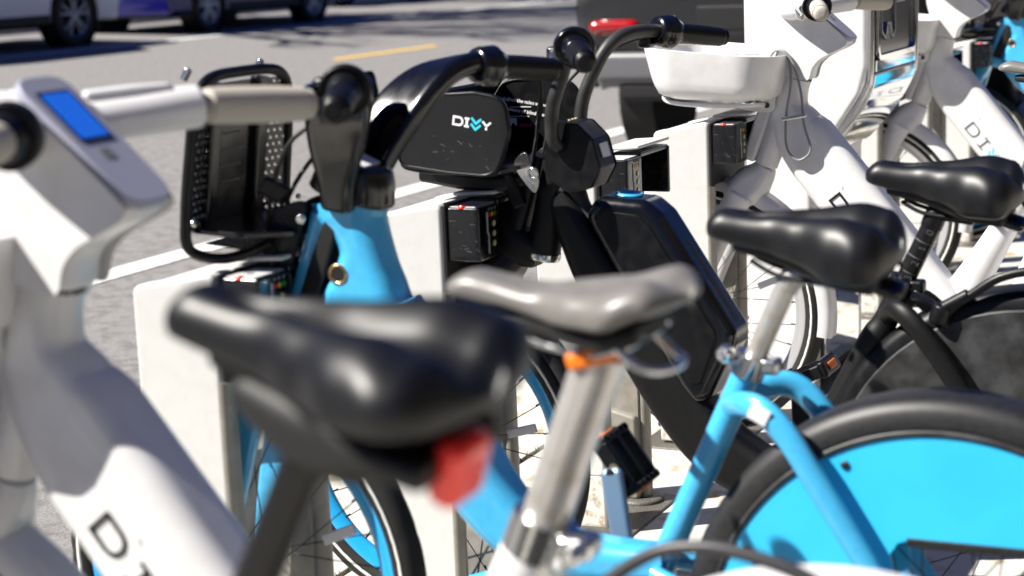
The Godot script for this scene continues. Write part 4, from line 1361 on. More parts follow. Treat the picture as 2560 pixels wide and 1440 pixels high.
	lettering("print_line", "Follow the rules of the road", 0.0085, "ink_white", Vector3(tx, 1.016, 0.165), lu, lv, bk, true)
	lettering("print_line", "Beware of blind spots", 0.0085, "ink_white", Vector3(tx, 0.998, 0.158), lu, lv, bk, true)
	s = Shape.new()
	for q in [[1.008, 0.145, 0.045], [0.990, 0.138, 0.05], [1.020, 0.062, 0.03]]:
		rbox(s, Vector3(tx, q[0], q[1]), Vector3(0.0012, 0.0022, q[2]), 0.0004)
	put("small_print", s, "ink_faint", bk)
	s = Shape.new()
	rbox(s, Vector3(tx, 0.982, 0.128), Vector3(0.0012, 0.010, 0.015), 0.001)
	rbox(s, Vector3(tx, 0.975, 0.1225), Vector3(0.0012, 0.005, 0.004), 0.001)
	rbox(s, Vector3(tx, 0.975, 0.1335), Vector3(0.0012, 0.005, 0.004), 0.001)
	put("bus_symbol", s, "ink_white", bk)
	s = Shape.new()
	lathe(s, [[0.0018, 0.0], [0.0018, 0.0012]], Vector3(tx, 0.980, 0.178), Vector3(-1, 0, 0), 10)
	rbox(s, Vector3(tx, 0.974, 0.178), Vector3(0.0012, 0.007, 0.005), 0.001)
	put("walker_symbol", s, "ink_white", bk)
	s = Shape.new()
	rbox(s, Vector3(tx + 0.0004, 0.978, 0.1285), Vector3(0.0012, 0.004, 0.011), 0.0008)
	put("symbol_window", s, "ink_dark", bk)
	s = Shape.new()
	rbox(s, Vector3(tx, 0.973, 0.154), Vector3(0.0012, 0.006, 0.026), 0.0008)
	put("pink_bar", s, "ink_pink", bk)
	# frame letter, silver outline
	s = Shape.new()
	letter_d(s, Vector3(-0.0435, 0.652, 0.416), Vector3(0, -0.82, 0.57), Vector3(0, 0.57, 0.82), 0.034, 0.045, 0.0065)
	put("frame_letter", s, "ink_grey", b)
	# seat
	s = Shape.new()
	tube(s, sm([[0, 0.715, 0.910, 0.0205], [0, 0.66, 0.885, 0.021], [0, 0.625, 0.866, 0.027], [0, 0.50, 0.800, 0.026], [0, 0.37, 0.725, 0.026]], 4), 20)
	put("seat_tube", s, "black_frame", b)
	s = Shape.new()
	tube(s, [[0, 0.828 + lift, 0.964 + lift * 0.469, 0.0165], [0, 0.715, 0.911, 0.0165]], 20)
	put("seat_post", s, "post_black", b)
	for q in [["0", 0.815], ["1", 0.788], ["2", 0.763], ["3", 0.738]]:
		var yy: float = q[1]
		var zz: float = 0.964 - (0.828 - yy) * 0.469
		var dn := Vector3(-0.94, 0.0, 0.34).normalized()
		var dv := Vector3(0, 0.905, 0.425)
		var du := dv.cross(dn).normalized()
		lettering("height_number", q[0], 0.016, "ink_grey", Vector3(0, yy, zz) + dn * 0.0164, dv, -du, b)
	s = Shape.new()
	for k in 4:
		var y3 := 0.826 - k * 0.026
		var z3 := 0.964 - (0.828 - y3) * 0.469
		tube(s, [[0, y3, z3, 0.0167], [0, y3 - 0.0012, z3 - 0.0006, 0.0167]], 20)
	put("height_mark", s, "ink_grey", b)
	s = Shape.new()
	tube(s, [[0, 0.735, 0.9195, 0.0235], [0, 0.708, 0.907, 0.0245]], 20)
	rbox(s, Vector3(-0.002, 0.722, 0.940), Vector3(0.030, 0.022, 0.024), 0.005)
	put("seat_clamp", s, "black_plastic", b)
	s = Shape.new()
	loft(s, ends(sm([[-0.020, 0.712, 0.935, 0.004, 0.010, 0.003], [-0.028, 0.695, 0.962, 0.004, 0.013, 0.003], [-0.030, 0.678, 0.985, 0.004, 0.015, 0.003]], 3), 0.003))
	put("clamp_lever", s, "black_gloss", b)
	s = Shape.new()
	tube(s, sm([[0, 0.823, 0.962, 0.0185], [0, 0.845, 0.972, 0.0185], [0, 0.853, 0.990, 0.015]], 3), 16)
	loft(s, ends([[0, 0.848, 0.975, 0.016, 0.012, 0.006], [0, 0.838, 1.035, 0.016, 0.010, 0.006]], 0.004))
	var ph := put("post_head", s, "black_plastic", b)
	ph.position = Vector3(0, lift, lift * 0.469)
	var sad := black_saddle(b, -0.022 + lift, 0.030 + lift * 0.469, 1.0, lift == 0.0, 4.0, lift > 0.0)
	if lift > 0.0:
		var tw := Basis(Vector3.UP, deg_to_rad(-15.0)) * Basis(Vector3.RIGHT, deg_to_rad(4.0))
		var pv := Vector3(0, 0.90, 0.95)
		sad.position += sad.basis * (pv - tw * pv)
		sad.basis = sad.basis * tw
		s = Shape.new()
		loft(s, ends(sm([[0, 0.892, 0.885, 0.024, 0.012, 0.010], [0, 0.872, 0.940, 0.036, 0.024, 0.016], [0, 0.868, 0.990, 0.042, 0.026, 0.018], [0, 0.884, 1.035, 0.036, 0.014, 0.010]], 4), 0.008))
		put("under_box", s, "saddle_base", sad)
		s = Shape.new()
		rbox(s, Vector3(-0.012, 0.864, 1.062), Vector3(0.046, 0.048, 0.024), 0.009, Basis(Vector3.RIGHT, 0.2))
		put("tail_light", s, "red_lens", sad)
	# rear
	for sd in [-1.0, 1.0]:
		s = Shape.new()
		tube(s, sm([[sd * 0.018, 0.672, 0.890, 0.012, 0.016], [sd * 0.058, 0.690, 0.918, 0.012, 0.0175], [sd * 0.074, 0.672, 0.950, 0.012, 0.0175], [sd * 0.077, 0.60, 1.005, 0.012, 0.017], [sd * 0.077, 0.48, 1.075, 0.012, 0.016], [sd * 0.077, 0.365, 1.135, 0.012, 0.016]], 5), 14)
		put("seat_stay", s, "black_frame", b)
		s = Shape.new()
		tube(s, sm([[sd * 0.035, 0.37, 0.72, 0.012, 0.016], [sd * 0.066, 0.37, 0.84, 0.011, 0.014], [sd * 0.077, 0.365, 1.135, 0.010, 0.014]], 4), 12)
		put("chain_stay", s, "black_frame", b)
	s = Shape.new()
	var fo := [[0.0, 0.0], [-0.001, 0.026], [-0.006, 0.038], [-0.018, 0.046], [-0.040, 0.0475], [-0.052, 0.0475], [-0.053, 0.0445], [-0.040, 0.0435], [-0.020, 0.0425], [-0.010, 0.035], [-0.005, 0.025], [-0.004, 0.0], [-0.005, -0.025], [-0.010, -0.035], [-0.020, -0.0425], [-0.040, -0.0435], [-0.053, -0.0445], [-0.052, -0.0475], [-0.040, -0.0475], [-0.018, -0.046], [-0.006, -0.038], [-0.001, -0.026]]
	arc_sweep(s, rear, 0.366, -5.0, 188.0, fo, 60)
	put("rear_fender", s, "black_plastic", b)
	for sd in [-1.0, 1.0]:
		s = Shape.new()
		var ol := PackedVector2Array()
		for i in 41:
			var an := deg_to_rad(lerpf(-4.0, 188.0, i / 40.0))
			ol.append(Vector2(rear.z + cos(an) * 0.335, rear.y + sin(an) * 0.335))
		plate(s, ol, Vector3(sd * 0.048, 0, 0), Vector3(0, 0, 1), Vector3(0, 1, 0), 0.0045, 0.004, 2)
		put("skirt_guard", s, "guard_grey", b)
	s = Shape.new()
	tube(s, sm([[-0.055, 0.668, 0.995, 0.008], [-0.055, 0.695, 1.005, 0.008], [-0.055, 0.722, 1.040, 0.008], [-0.055, 0.752, 1.085, 0.008], [-0.055, 0.765, 1.14, 0.008], [-0.055, 0.762, 1.2, 0.008]], 5), 10)
	tube(s, ends([[-0.055, 0.672, 0.985, 0.017], [-0.055, 0.702, 0.995, 0.017]], 0.004), 14)
	tube(s, ends([[-0.055, 0.698, 0.995, 0.011], [-0.055, 0.722, 1.036, 0.011]], 0.003), 14)
	put("cable_guide", s, "black_plastic", b)
	crank_set(b, Vector3(0, 0.36, 0.715), -1.51, "black_plastic", 0.165, -0.45)
	return b

# ------------------------------------------------------------------ docking posts and kiosk
func make_dock(label: String, group: String) -> Node3D:
	var d := thing("docking_post", label, "bike dock", Vector3.ZERO, 0.0, group)
	var s := Shape.new()
	plate(s, rp([Vector2(-0.076, 0.70), Vector2(-0.076, 0.836), Vector2(0.066, 0.8615), Vector2(0.066, 0.70)], 0.016, 4), Vector3.ZERO, Vector3(0, 0, 1), Vector3(0, 1, 0), 0.1045, 0.002, 2)
	put("hood", s, "dock_white", d)
	for sd in [-1.0, 1.0]:
		s = Shape.new()
		plate(s, rp([Vector2(-0.078, 0.150), Vector2(-0.078, 0.838), Vector2(0.070, 0.864), Vector2(0.070, 0.150)], 0.018, 5), Vector3(sd * 0.1195, 0, 0), Vector3(0, 0, 1), Vector3(0, 1, 0), 0.0165, 0.008, 3)
		put("side_panel", s, "dock_white", d)
		s = Shape.new()
		rbox(s, Vector3(sd * 0.1195, 0.092, -0.004), Vector3(0.0335, 0.124, 0.148), 0.006)
		put("kick_panel", s, "dock_base", d)
		s = Shape.new()
		tube(s, [[sd * 0.1185, 0.032, 0.066, 0.0175, 0.014], [sd * 0.1185, 0.70, 0.066, 0.0175, 0.014]], 16, Vector3.RIGHT)
		put("edge_trim", s, "dock_grey", d)
		s = Shape.new()
		rbox(s, Vector3(sd * 0.1005, 0.375, -0.005), Vector3(0.006, 0.640, 0.128), 0.002)
		put("liner", s, "dock_grey", d)
		s = Shape.new()
		plate(s, rp([Vector2(-0.060, 0.034), Vector2(-0.060, 0.262), Vector2(0.058, 0.232), Vector2(0.062, 0.034)], 0.012, 3), Vector3(sd * 0.094, 0, 0), Vector3(0, 0, 1), Vector3(0, 1, 0), 0.014, 0.008)
		put("wheel_guide", s, "dock_grey", d)
		s = Shape.new()
		lathe(s, [[0.055, 0.0], [0.055, 0.006], [0.048, 0.010], [0.02, 0.011]], Vector3(sd * 0.115, 0.026, 0.052), Vector3.UP, 24)
		put("foot", s, "plate_steel", d)
	s = Shape.new()
	rbox(s, Vector3(0, 0.014, 0.0), Vector3(0.36, 0.024, 0.26), 0.005)
	put("base_plate", s, "plate_steel", d)
	s = Shape.new()
	rbox(s, Vector3(0, 0.781, 0.0735), Vector3(0.262, 0.158, 0.006), 0.003)
	put("head_backing", s, "dock_dark", d)
	s = Shape.new()
	rbox(s, Vector3(0.035, 0.872, 0.098), Vector3(0.19, 0.007, 0.085), 0.003, Basis(Vector3.RIGHT, -0.06))
	put("roof_flap", s, "dock_white", d)
	# black terminal: lamp block on the left, open socket on the right
	var t := sub("terminal", d)
	s = Shape.new()
	rbox(s, Vector3(-0.083, 0.806, 0.107), Vector3(0.084, 0.098, 0.066), 0.004)
	put("lamp_block", s, "terminal", t)
	s = Shape.new()
	rbox(s, Vector3(0.126, 0.806, 0.107), Vector3(0.012, 0.106, 0.066), 0.004)
	rbox(s, Vector3(0.045, 0.856, 0.105), Vector3(0.168, 0.012, 0.064), 0.004)
	rbox(s, Vector3(0.045, 0.806, 0.078), Vector3(0.168, 0.090, 0.006), 0.002)
	put("socket", s, "terminal", t)
	s = Shape.new()
	lathe(s, [[0.014, 0.0], [0.021, 0.003], [0.023, 0.010], [0.019, 0.014], [0.014, 0.008], [0.012, 0.002]], Vector3(-0.005, 0.790, 0.082), Vector3(0, 0, 1), 24)
	put("lock_ring", s, "bronze", t)
	scuffs(t, "ink_grey", Vector3(-0.1252, 0.775, 0.078), Vector3(0, 0, 1), Vector3(0, 1, 0), 0.055, 0.06, 12, 8)
	var px := -0.083
	var pz := 0.1405
	for i in 3:
		s = Shape.new()
		lathe(s, [[0.0042, 0.0], [0.0042, 0.0012]], Vector3(px - 0.002 + i * 0.012, 0.838, pz), Vector3(0, 0, 1), 12)
		put("status_light", s, ["led_red", "led_amber", "led_green"][i], t)
		s = Shape.new()
		lathe(s, [[0.0030, 0.0], [0.0030, 0.001]], Vector3(px - 0.002 + i * 0.012, 0.848, pz), Vector3(0, 0, 1), 10)
		put("status_icon", s, "ink_grey", t)
		s = Shape.new()
		lathe(s, [[0.0055, 0.0], [0.0055, 0.0012]], Vector3(px + 0.016, 0.820 - i * 0.018, pz), Vector3(0, 0, 1), 14)
		put("number_mark", s, "led_pale", t)
	s = Shape.new()
	stroke(s, [Vector2(0.0, 0.042), Vector2(0.0, 0.006), Vector2(0.004, 0.0), Vector2(0.004, -0.034)], 0.004, Vector3(px - 0.010, 0.802, pz), Vector3(1, 0, 0), Vector3(0, 1, 0), 0.001)
	put("key_slot", s, "ink_faint", t)
	s = Shape.new()
	rbox(s, Vector3(-0.083, 0.8555, 0.107), Vector3(0.078, 0.002, 0.050), 0.0008)
	put("top_strip", s, "ink_faint", t)
	s = Shape.new()
	lathe(s, [[0.007, 0.0], [0.007, 0.005], [0.004, 0.006]], Vector3(-0.120, 0.8525, 0.105), Vector3(0.2, 1, 0), 12)
	put("red_spot", s, "red_lens", t)
	return d

func make_kiosk() -> void:
	var k := thing("pay_kiosk", "tall white rental kiosk with chrome front between the two white electric bikes", "kiosk", Vector3(5.145, 0.0, -1.43))
	var s := Shape.new()
	var prof := [Vector2(-0.18, 0.03), Vector2(-0.18, 1.86), Vector2(0.175, 1.86), Vector2(0.175, 0.95), Vector2(0.155, 0.875), Vector2(0.095, 0.785), Vector2(0.015, 0.69), Vector2(0.012, 0.03)]
	plate(s, rp(prof, 0.05, 6), Vector3.ZERO, Vector3(0, 0, 1), Vector3(0, 1, 0), 0.275, 0.018, 4)
	put("cabinet", s, "white_paint", k)
	for sd in [-1.0, 1.0]:
		s = Shape.new()
		tube(s, sm([[sd * 0.262, 1.82, 0.180, 0.013, 0.008], [sd * 0.262, 1.4, 0.180, 0.013, 0.008], [sd * 0.262, 0.97, 0.180, 0.013, 0.008], [sd * 0.262, 0.885, 0.166, 0.013, 0.008], [sd * 0.262, 0.79, 0.104, 0.013, 0.008], [sd * 0.262, 0.70, 0.024, 0.013, 0.008]], 6), 12)
		put("edge_trim", s, "steel", k)
	s = Shape.new()
	loft(s, [[0, 1.80, 0.181, 0.238, 0.006, 0.003], [0, 1.24, 0.181, 0.238, 0.006, 0.003]], Vector3.RIGHT)
	loft(s, [[0, 0.965, 0.183, 0.232, 0.006, 0.003], [0, 0.935, 0.181, 0.232, 0.006, 0.003]], Vector3.RIGHT)
	put("upper_panel", s, "chrome", k)
	s = Shape.new()
	rbox(s, Vector3(0, 1.10, 0.176), Vector3(0.42, 0.25, 0.012), 0.004)
	put("slot_recess", s, "screen_dark", k)
	s = Shape.new()
	stroke(s, rp([Vector2(-0.215, 0.97), Vector2(0.215, 0.97), Vector2(0.215, 1.23), Vector2(-0.215, 1.23)], 0.03, 5), 0.014, Vector3(0, 0, 0.182), Vector3.RIGHT, Vector3.UP, 0.010, true)
	put("slot_surround", s, "chrome", k)
	s = Shape.new()
	stroke(s, [Vector2(-0.17, 1.21), Vector2(-0.17, 1.04), Vector2(-0.13, 1.02), Vector2(-0.11, 1.06), Vector2(-0.07, 1.06), Vector2(-0.05, 1.02), Vector2(-0.02, 1.04), Vector2(-0.02, 1.21)], 0.007, Vector3(0, 0, 0.183), Vector3.RIGHT, Vector3.UP, 0.006)
	put("receipt_mouth", s, "steel", k)
	for i in 3:
		s = Shape.new()
		rbox(s, Vector3(0.07 - (i % 2) * 0.006, 1.16 - i * 0.022, 0.1825), Vector3(0.10 - (i % 2) * 0.012, 0.004, 0.001), 0.0004)
		put("faint_print", s, "ink_faint", k)
	s = Shape.new()
	loft(s, sm([[0, 0.925, 0.181, 0.238, 0.006, 0.003], [0, 0.885, 0.172, 0.238, 0.006, 0.003], [0, 0.835, 0.146, 0.238, 0.006, 0.003], [0, 0.78, 0.106, 0.238, 0.006, 0.003], [0, 0.71, 0.044, 0.238, 0.006, 0.003]], 6), Vector3.RIGHT)
	put("curved_panel", s, "chrome", k)
	s = Shape.new()
	rbox(s, Vector3(0, 0.36, 0.014), Vector3(0.40, 0.60, 0.010), 0.003)
	put("door_gap", s, "trim_black", k)
	s = Shape.new()
	rbox(s, Vector3(0, 0.36, 0.018), Vector3(0.37, 0.57, 0.012), 0.003)
	put("lower_door", s, "chrome", k)
	s = Shape.new()
	lathe(s, [[0.012, 0.0], [0.012, 0.008], [0.008, 0.010]], Vector3(0.15, 0.46, 0.024), Vector3(0, 0, 1), 18)
	put("door_lock", s, "steel", k)
	for sd in [-1.0, 1.0]:
		s = Shape.new()
		rbox(s, Vector3(sd * 0.29, 0.045, 0.0), Vector3(0.07, 0.05, 0.06), 0.012)
		put("foot", s, "dock_base", k)
	s = Shape.new()
	rbox(s, Vector3(0, 0.014, -0.08), Vector3(0.72, 0.024, 0.42), 0.005)
	put("base_plate", s, "plate_steel", k)

# ------------------------------------------------------------------ vehicles: local x forward from the rear bumper, z across
func make_car(called: String, label: String, category: String, at: Vector3, turn: float, len: float, wid: float, rise: float, roof: Array, base: float, over: float, wr: float, paint: String, alloy: String, belt := 0.95, group := "", soft := 0.06) -> Node3D:
	var c := thing(called, label, category, at, turn, group)
	var xs := [over, over + base]
	var ol := PackedVector2Array()
	var bot := rise
	for p in [Vector2(0.06, bot), Vector2(0.0, bot + 0.16), Vector2(0.0, 0.62), Vector2(0.03, 0.82), Vector2(0.10, belt), Vector2(len * 0.35, belt + 0.02), Vector2(len - 1.15, belt), Vector2(len - 0.35, belt - 0.10), Vector2(len - 0.06, belt - 0.24), Vector2(len, 0.52), Vector2(len - 0.05, bot)]:
		ol.append(p)
	for xi in [1, 0]:
		var x: float = xs[xi]
		var ra := wr + 0.055
		var a0 := asin(clampf((bot - wr) / ra, -1.0, 1.0))
		for i in 13:
			var an := lerpf(a0, PI - a0, i / 12.0)
			ol.append(Vector2(x + cos(an) * ra, wr + sin(an) * ra))
	var s := Shape.new()
	plate(s, ol, Vector3.ZERO, Vector3.RIGHT, Vector3.UP, wid / 2, soft, 6)
	put("body", s, paint, c)
	s = Shape.new()
	var ro := []
	for q in roof:
		ro.append(Vector2(q[0], q[1]))
	plate(s, rp(ro, 0.14, 5), Vector3.ZERO, Vector3.RIGHT, Vector3.UP, wid / 2 - 0.10, 0.10, 4)
	put("cabin", s, paint, c)
	var ctr := Vector2.ZERO
	for q in ro:
		ctr += q
	ctr /= ro.size()
	var gl := []
	for q in ro:
		gl.append(ctr + (q - ctr) * 0.84 + Vector2(0, 0.02))
	s = Shape.new()
	plate(s, rp(gl, 0.08, 4), Vector3.ZERO, Vector3.RIGHT, Vector3.UP, wid / 2 - 0.094, 0.004, 1)
	put("side_glass", s, "car_glass", c)
	s = Shape.new()
	for sd in [-1.0, 1.0]:
		rbox(s, Vector3((xs[0] + xs[1]) / 2, bot + 0.05, sd * (wid / 2 - 0.005)), Vector3(base - 2 * wr - 0.2, 0.11, 0.03), 0.012)
	rbox(s, Vector3(len / 2, bot + 0.02, 0), Vector3(len - 0.5, 0.14, wid - 0.5), 0.03)
	put("sill", s, "trim_black", c)
	s = Shape.new()
	for sd in [-1.0, 1.0]:
		for x in xs:
			s = Shape.new()
			lathe(s, [[wr + 0.05, -0.005], [wr + 0.05, -0.22]], Vector3(x, wr, sd * (wid / 2 - 0.03)), Vector3(0, 0, sd), 24, false, false, true)
			put("wheel_well", s, "trim_black", c)
	for sd in [-1.0, 1.0]:
		for x in xs:
			var w := sub("wheel", c, Vector3(x, wr, sd * (wid / 2 - 0.125)))
			var z: float = sd
			s = Shape.new()
			lathe(s, [[wr * 0.68, -0.10], [wr * 0.9, -0.108], [wr * 0.985, -0.085], [wr, -0.05], [wr, 0.05], [wr * 0.985, 0.085], [wr * 0.9, 0.108], [wr * 0.68, 0.10], [wr * 0.66, 0.0]], Vector3.ZERO, Vector3(0, 0, z), 40, true)
			put("tyre", s, "rubber", w)
			s = Shape.new()
			lathe(s, [[wr * 0.70, 0.098], [wr * 0.665, 0.10], [wr * 0.64, 0.085], [wr * 0.62, 0.02], [wr * 0.62, -0.09]], Vector3.ZERO, Vector3(0, 0, z), 40, false, false, false)
			lathe(s, [[wr * 0.15, 0.055], [wr * 0.15, 0.09], [wr * 0.11, 0.098], [0.004, 0.1]], Vector3.ZERO, Vector3(0, 0, z), 20)
			for i in 5:
				for e in [-0.14, 0.14]:
					var an: float = TAU * i / 5 + PI / 2 + e
					var an2: float = TAU * i / 5 + PI / 2 + e * 1.5
					loft(s, [[cos(an) * wr * 0.12, sin(an) * wr * 0.12, z * 0.078, 0.016, 0.019, 0.008], [cos(an2) * wr * 0.65, sin(an2) * wr * 0.65, z * 0.084, 0.013, 0.017, 0.008]], Vector3(0, 0, 1))
			put("rim", s, alloy, w)
			s = Shape.new()
			lathe(s, [[wr * 0.45, -0.02], [wr * 0.45, 0.0], [wr * 0.1, 0.004]], Vector3.ZERO, Vector3(0, 0, z), 24)
			put("brake_disc", s, "trim_black", w)
	for sd in [-1.0, 1.0]:
		s = Shape.new()
		rbox(s, Vector3(len - 0.10, belt - 0.26, sd * (wid / 2 - 0.22)), Vector3(0.20, 0.13, 0.36), 0.05)
		put("headlight", s, "sticker", c)
		s = Shape.new()
		rbox(s, Vector3(-0.045 if soft > 0.1 else 0.05, 0.80, sd * (wid / 2 - 0.17)), Vector3(0.24 if soft > 0.1 else 0.13, 0.09, 0.32), 0.04)
		put("tail_light", s, "tail_lens", c)
		s = Shape.new()
		for x in [len * 0.42, len * 0.64]:
			rbox(s, Vector3(x, belt - 0.10, sd * (wid / 2 + 0.006)), Vector3(0.17, 0.028, 0.03), 0.012)
		put("door_handle", s, paint, c)
	return c

func suv_details(c: Node3D) -> void:
	var s := Shape.new()
	loft(s, ends(sm([[0.13, 1.10, -0.93, 0.18, 0.50, 0.16], [0.07, 1.10, -0.80, 0.19, 0.50, 0.16], [0.045, 1.10, 0.0, 0.19, 0.50, 0.16], [0.07, 1.10, 0.80, 0.19, 0.50, 0.16], [0.13, 1.10, 0.93, 0.18, 0.50, 0.16]], 4), 0.06), Vector3.RIGHT, 8)
	put("tailgate", s, "suv_paint", c)
	s = Shape.new()
	loft(s, [[-0.148, 1.36, -0.62, 0.010, 0.17, 0.009], [-0.150, 1.36, 0.62, 0.010, 0.17, 0.009]], Vector3.RIGHT, 4)
	put("rear_window", s, "car_glass", c)
	s = Shape.new()
	plate(s, rp([Vector2(-0.06, 0.44), Vector2(-0.12, 0.50), Vector2(-0.12, 0.64), Vector2(-0.03, 0.68), Vector2(0.28, 0.68), Vector2(0.30, 0.44)], 0.05, 4), Vector3.ZERO, Vector3.RIGHT, Vector3.UP, 0.94, 0.07, 4)
	put("rear_bumper", s, "suv_grey", c)
	s = Shape.new()
	rbox(s, Vector3(0.06, 0.42, 0), Vector3(0.30, 0.12, 1.55), 0.03)
	put("bumper_valance", s, "trim_black", c)
	s = Shape.new()
	rbox(s, Vector3(-0.152, 0.99, 0), Vector3(0.03, 0.035, 0.9), 0.012)
	put("tailgate_handle", s, "chrome", c)
	s = Shape.new()
	rbox(s, Vector3(-0.146, 0.84, 0), Vector3(0.02, 0.14, 0.50), 0.008)
	put("plate_recess", s, "trim_black", c)
	s = Shape.new()
	tube(s, [[0.75, 0.34, -0.85, 0.05], [0.75, 0.34, 0.85, 0.05]], 14, Vector3.UP)
	lathe(s, [[0.06, -0.12], [0.14, -0.06], [0.14, 0.06], [0.06, 0.12]], Vector3(0.75, 0.34, 0.1), Vector3(0, 0, 1), 18)
	put("rear_axle", s, "trim_black", c)
	s = Shape.new()
	tube(s, sm([[-0.02, 0.36, 0.45, 0.032], [0.25, 0.36, 0.45, 0.032], [0.5, 0.35, 0.40, 0.032]], 4), 14, Vector3.UP)
	rbox(s, Vector3(0.55, 0.36, 0.05), Vector3(0.28, 0.14, 0.75), 0.05)
	put("exhaust", s, "rust", c)
	for sd in [-1.0, 1.0]:
		s = Shape.new()
		tube(s, [[0.82, 0.25, sd * 0.55, 0.035], [0.75, 0.55, sd * 0.55, 0.035]], 12)
		rbox(s, Vector3(0.70, 0.32, sd * 0.60), Vector3(0.05, 0.12, 0.05), 0.012)
		put("shock_absorber", s, "suv_grey", c)

func branch(s: Shape, p: Vector3, d: Vector3, len: float, r: float, depth: int, rng: RandomNumberGenerator) -> void:
	var pts := []
	var q := p
	var dir := d
	for i in 4:
		pts.append([q.x, q.y, q.z, r * (1.0 - 0.13 * i)])
		dir = (dir + Vector3(rng.randf_range(-0.16, 0.16), rng.randf_range(-0.05, 0.14), rng.randf_range(-0.16, 0.16))).normalized()
		q += dir * len / 3.0
	tube(s, pts, 7 if depth > 2 else 5, Vector3(0.3, 0.1, 0.9), false)
	if depth <= 0:
		return
	var kids := 3 if depth >= 2 else 2
	for i in kids:
		var f := rng.randf_range(0.45, 1.0) if i > 0 else 1.0
		var st := Vector3(pts[0][0], pts[0][1], pts[0][2]).lerp(Vector3(pts[3][0], pts[3][1], pts[3][2]), f)
		var side := Vector3(rng.randf_range(-1, 1), rng.randf_range(-0.2, 0.6), rng.randf_range(-1, 1)).normalized()
		branch(s, st, (dir + side * rng.randf_range(0.5, 0.95)).normalized(), len * rng.randf_range(0.62, 0.82), r * 0.64, depth - 1, rng)

func make_tree(label: String, at: Vector3, seed: int) -> void:
	var t := thing("street_tree", label, "tree", at, 0.0)
	var rng := RandomNumberGenerator.new()
	rng.seed = seed
	var s := Shape.new()
	tube(s, sm([[0, -0.02, 0, 0.24], [0.02, 0.4, 0, 0.18], [0.05, 1.6, 0.03, 0.16], [0.02, 3.0, 0.0, 0.14]], 4), 12, Vector3(0, 0, 1))
	put("trunk", s, "bark", t)
	s = Shape.new()
	for i in 5:
		var a := TAU * i / 5 + rng.randf_range(-0.3, 0.3)
		branch(s, Vector3(0.02, 2.7 + 0.1 * i, 0), Vector3(cos(a) * 0.6, 1.0, sin(a) * 0.6).normalized(), 3.2, 0.17, 4, rng)
	put("crown", s, "bark", t)

func make_building() -> void:
	var b := thing("shop_building", "tan brick shop front across the pavement behind the bikes", "building", Vector3(4, 0, 11.0))
	var s := Shape.new()
	# wall with real openings: piers and spandrels
	for fl in 3:
		var y0 := fl * 3.6
		for i in 9:
			rbox(s, Vector3(-20 + i * 5.0, y0 + 1.8, 0.2), Vector3(1.3, 3.6, 0.4), 0.01)
		rbox(s, Vector3(0, y0 + 3.15, 0.2), Vector3(41.0, 0.9, 0.38), 0.01)
		rbox(s, Vector3(0, y0 + (0.3 if fl == 0 else 0.45), 0.2), Vector3(41.0, 0.6 if fl == 0 else 0.9, 0.38), 0.01)
	put("wall", s, "brick_wall", b)
	for fl in 3:
		for i in 8:
			var w := sub("window", b, Vector3(-17.5 + i * 5.0, fl * 3.6 + (1.65 if fl == 0 else 1.8), 0.25))
			s = Shape.new()
			rbox(s, Vector3.ZERO, Vector3(3.68, 2.08 if fl == 0 else 1.78, 0.02), 0.004)
			put("pane", s, "window_glass", w)
			s = Shape.new()
			for q in [-1.8, 0.0, 1.8]:
				rbox(s, Vector3(q, 0, -0.03), Vector3(0.08, 2.06 if fl == 0 else 1.76, 0.05), 0.01)
			put("frame", s, "stone_trim", w)
	s = Shape.new()
	rbox(s, Vector3(0, 10.95, 0.1), Vector3(41.4, 0.35, 0.7), 0.03)
	put("cornice", s, "stone_trim", b)
	s = Shape.new()
	rbox(s, Vector3(0, 5.5, 6.0), Vector3(41.0, 11.0, 11.0), 0.02)
	put("core", s, "trim_black", b)

func sheet(x0: float, x1: float, z0: float, z1: float, y: float) -> Shape:
	var s := Shape.new()
	s.quad(Vector3(x0, y, z0), Vector3(x1, y, z0), Vector3(x1, y, z1), Vector3(x0, y, z1), Vector3.UP)
	return s

# the carriageway rises from the gutter towards its crown
func road_y(z: float) -> float:
	return 0.035 * clampf(-z - 2.4, 0.0, 13.9)

func road_sheet(x0: float, x1: float, z0: float, z1: float, up: float) -> Shape:
	var s := Shape.new()
	s.quad(Vector3(x0, road_y(z0) + up, z0), Vector3(x1, road_y(z0) + up, z0), Vector3(x1, road_y(z1) + up, z1), Vector3(x0, road_y(z1) + up, z1), Vector3.UP)
	return s

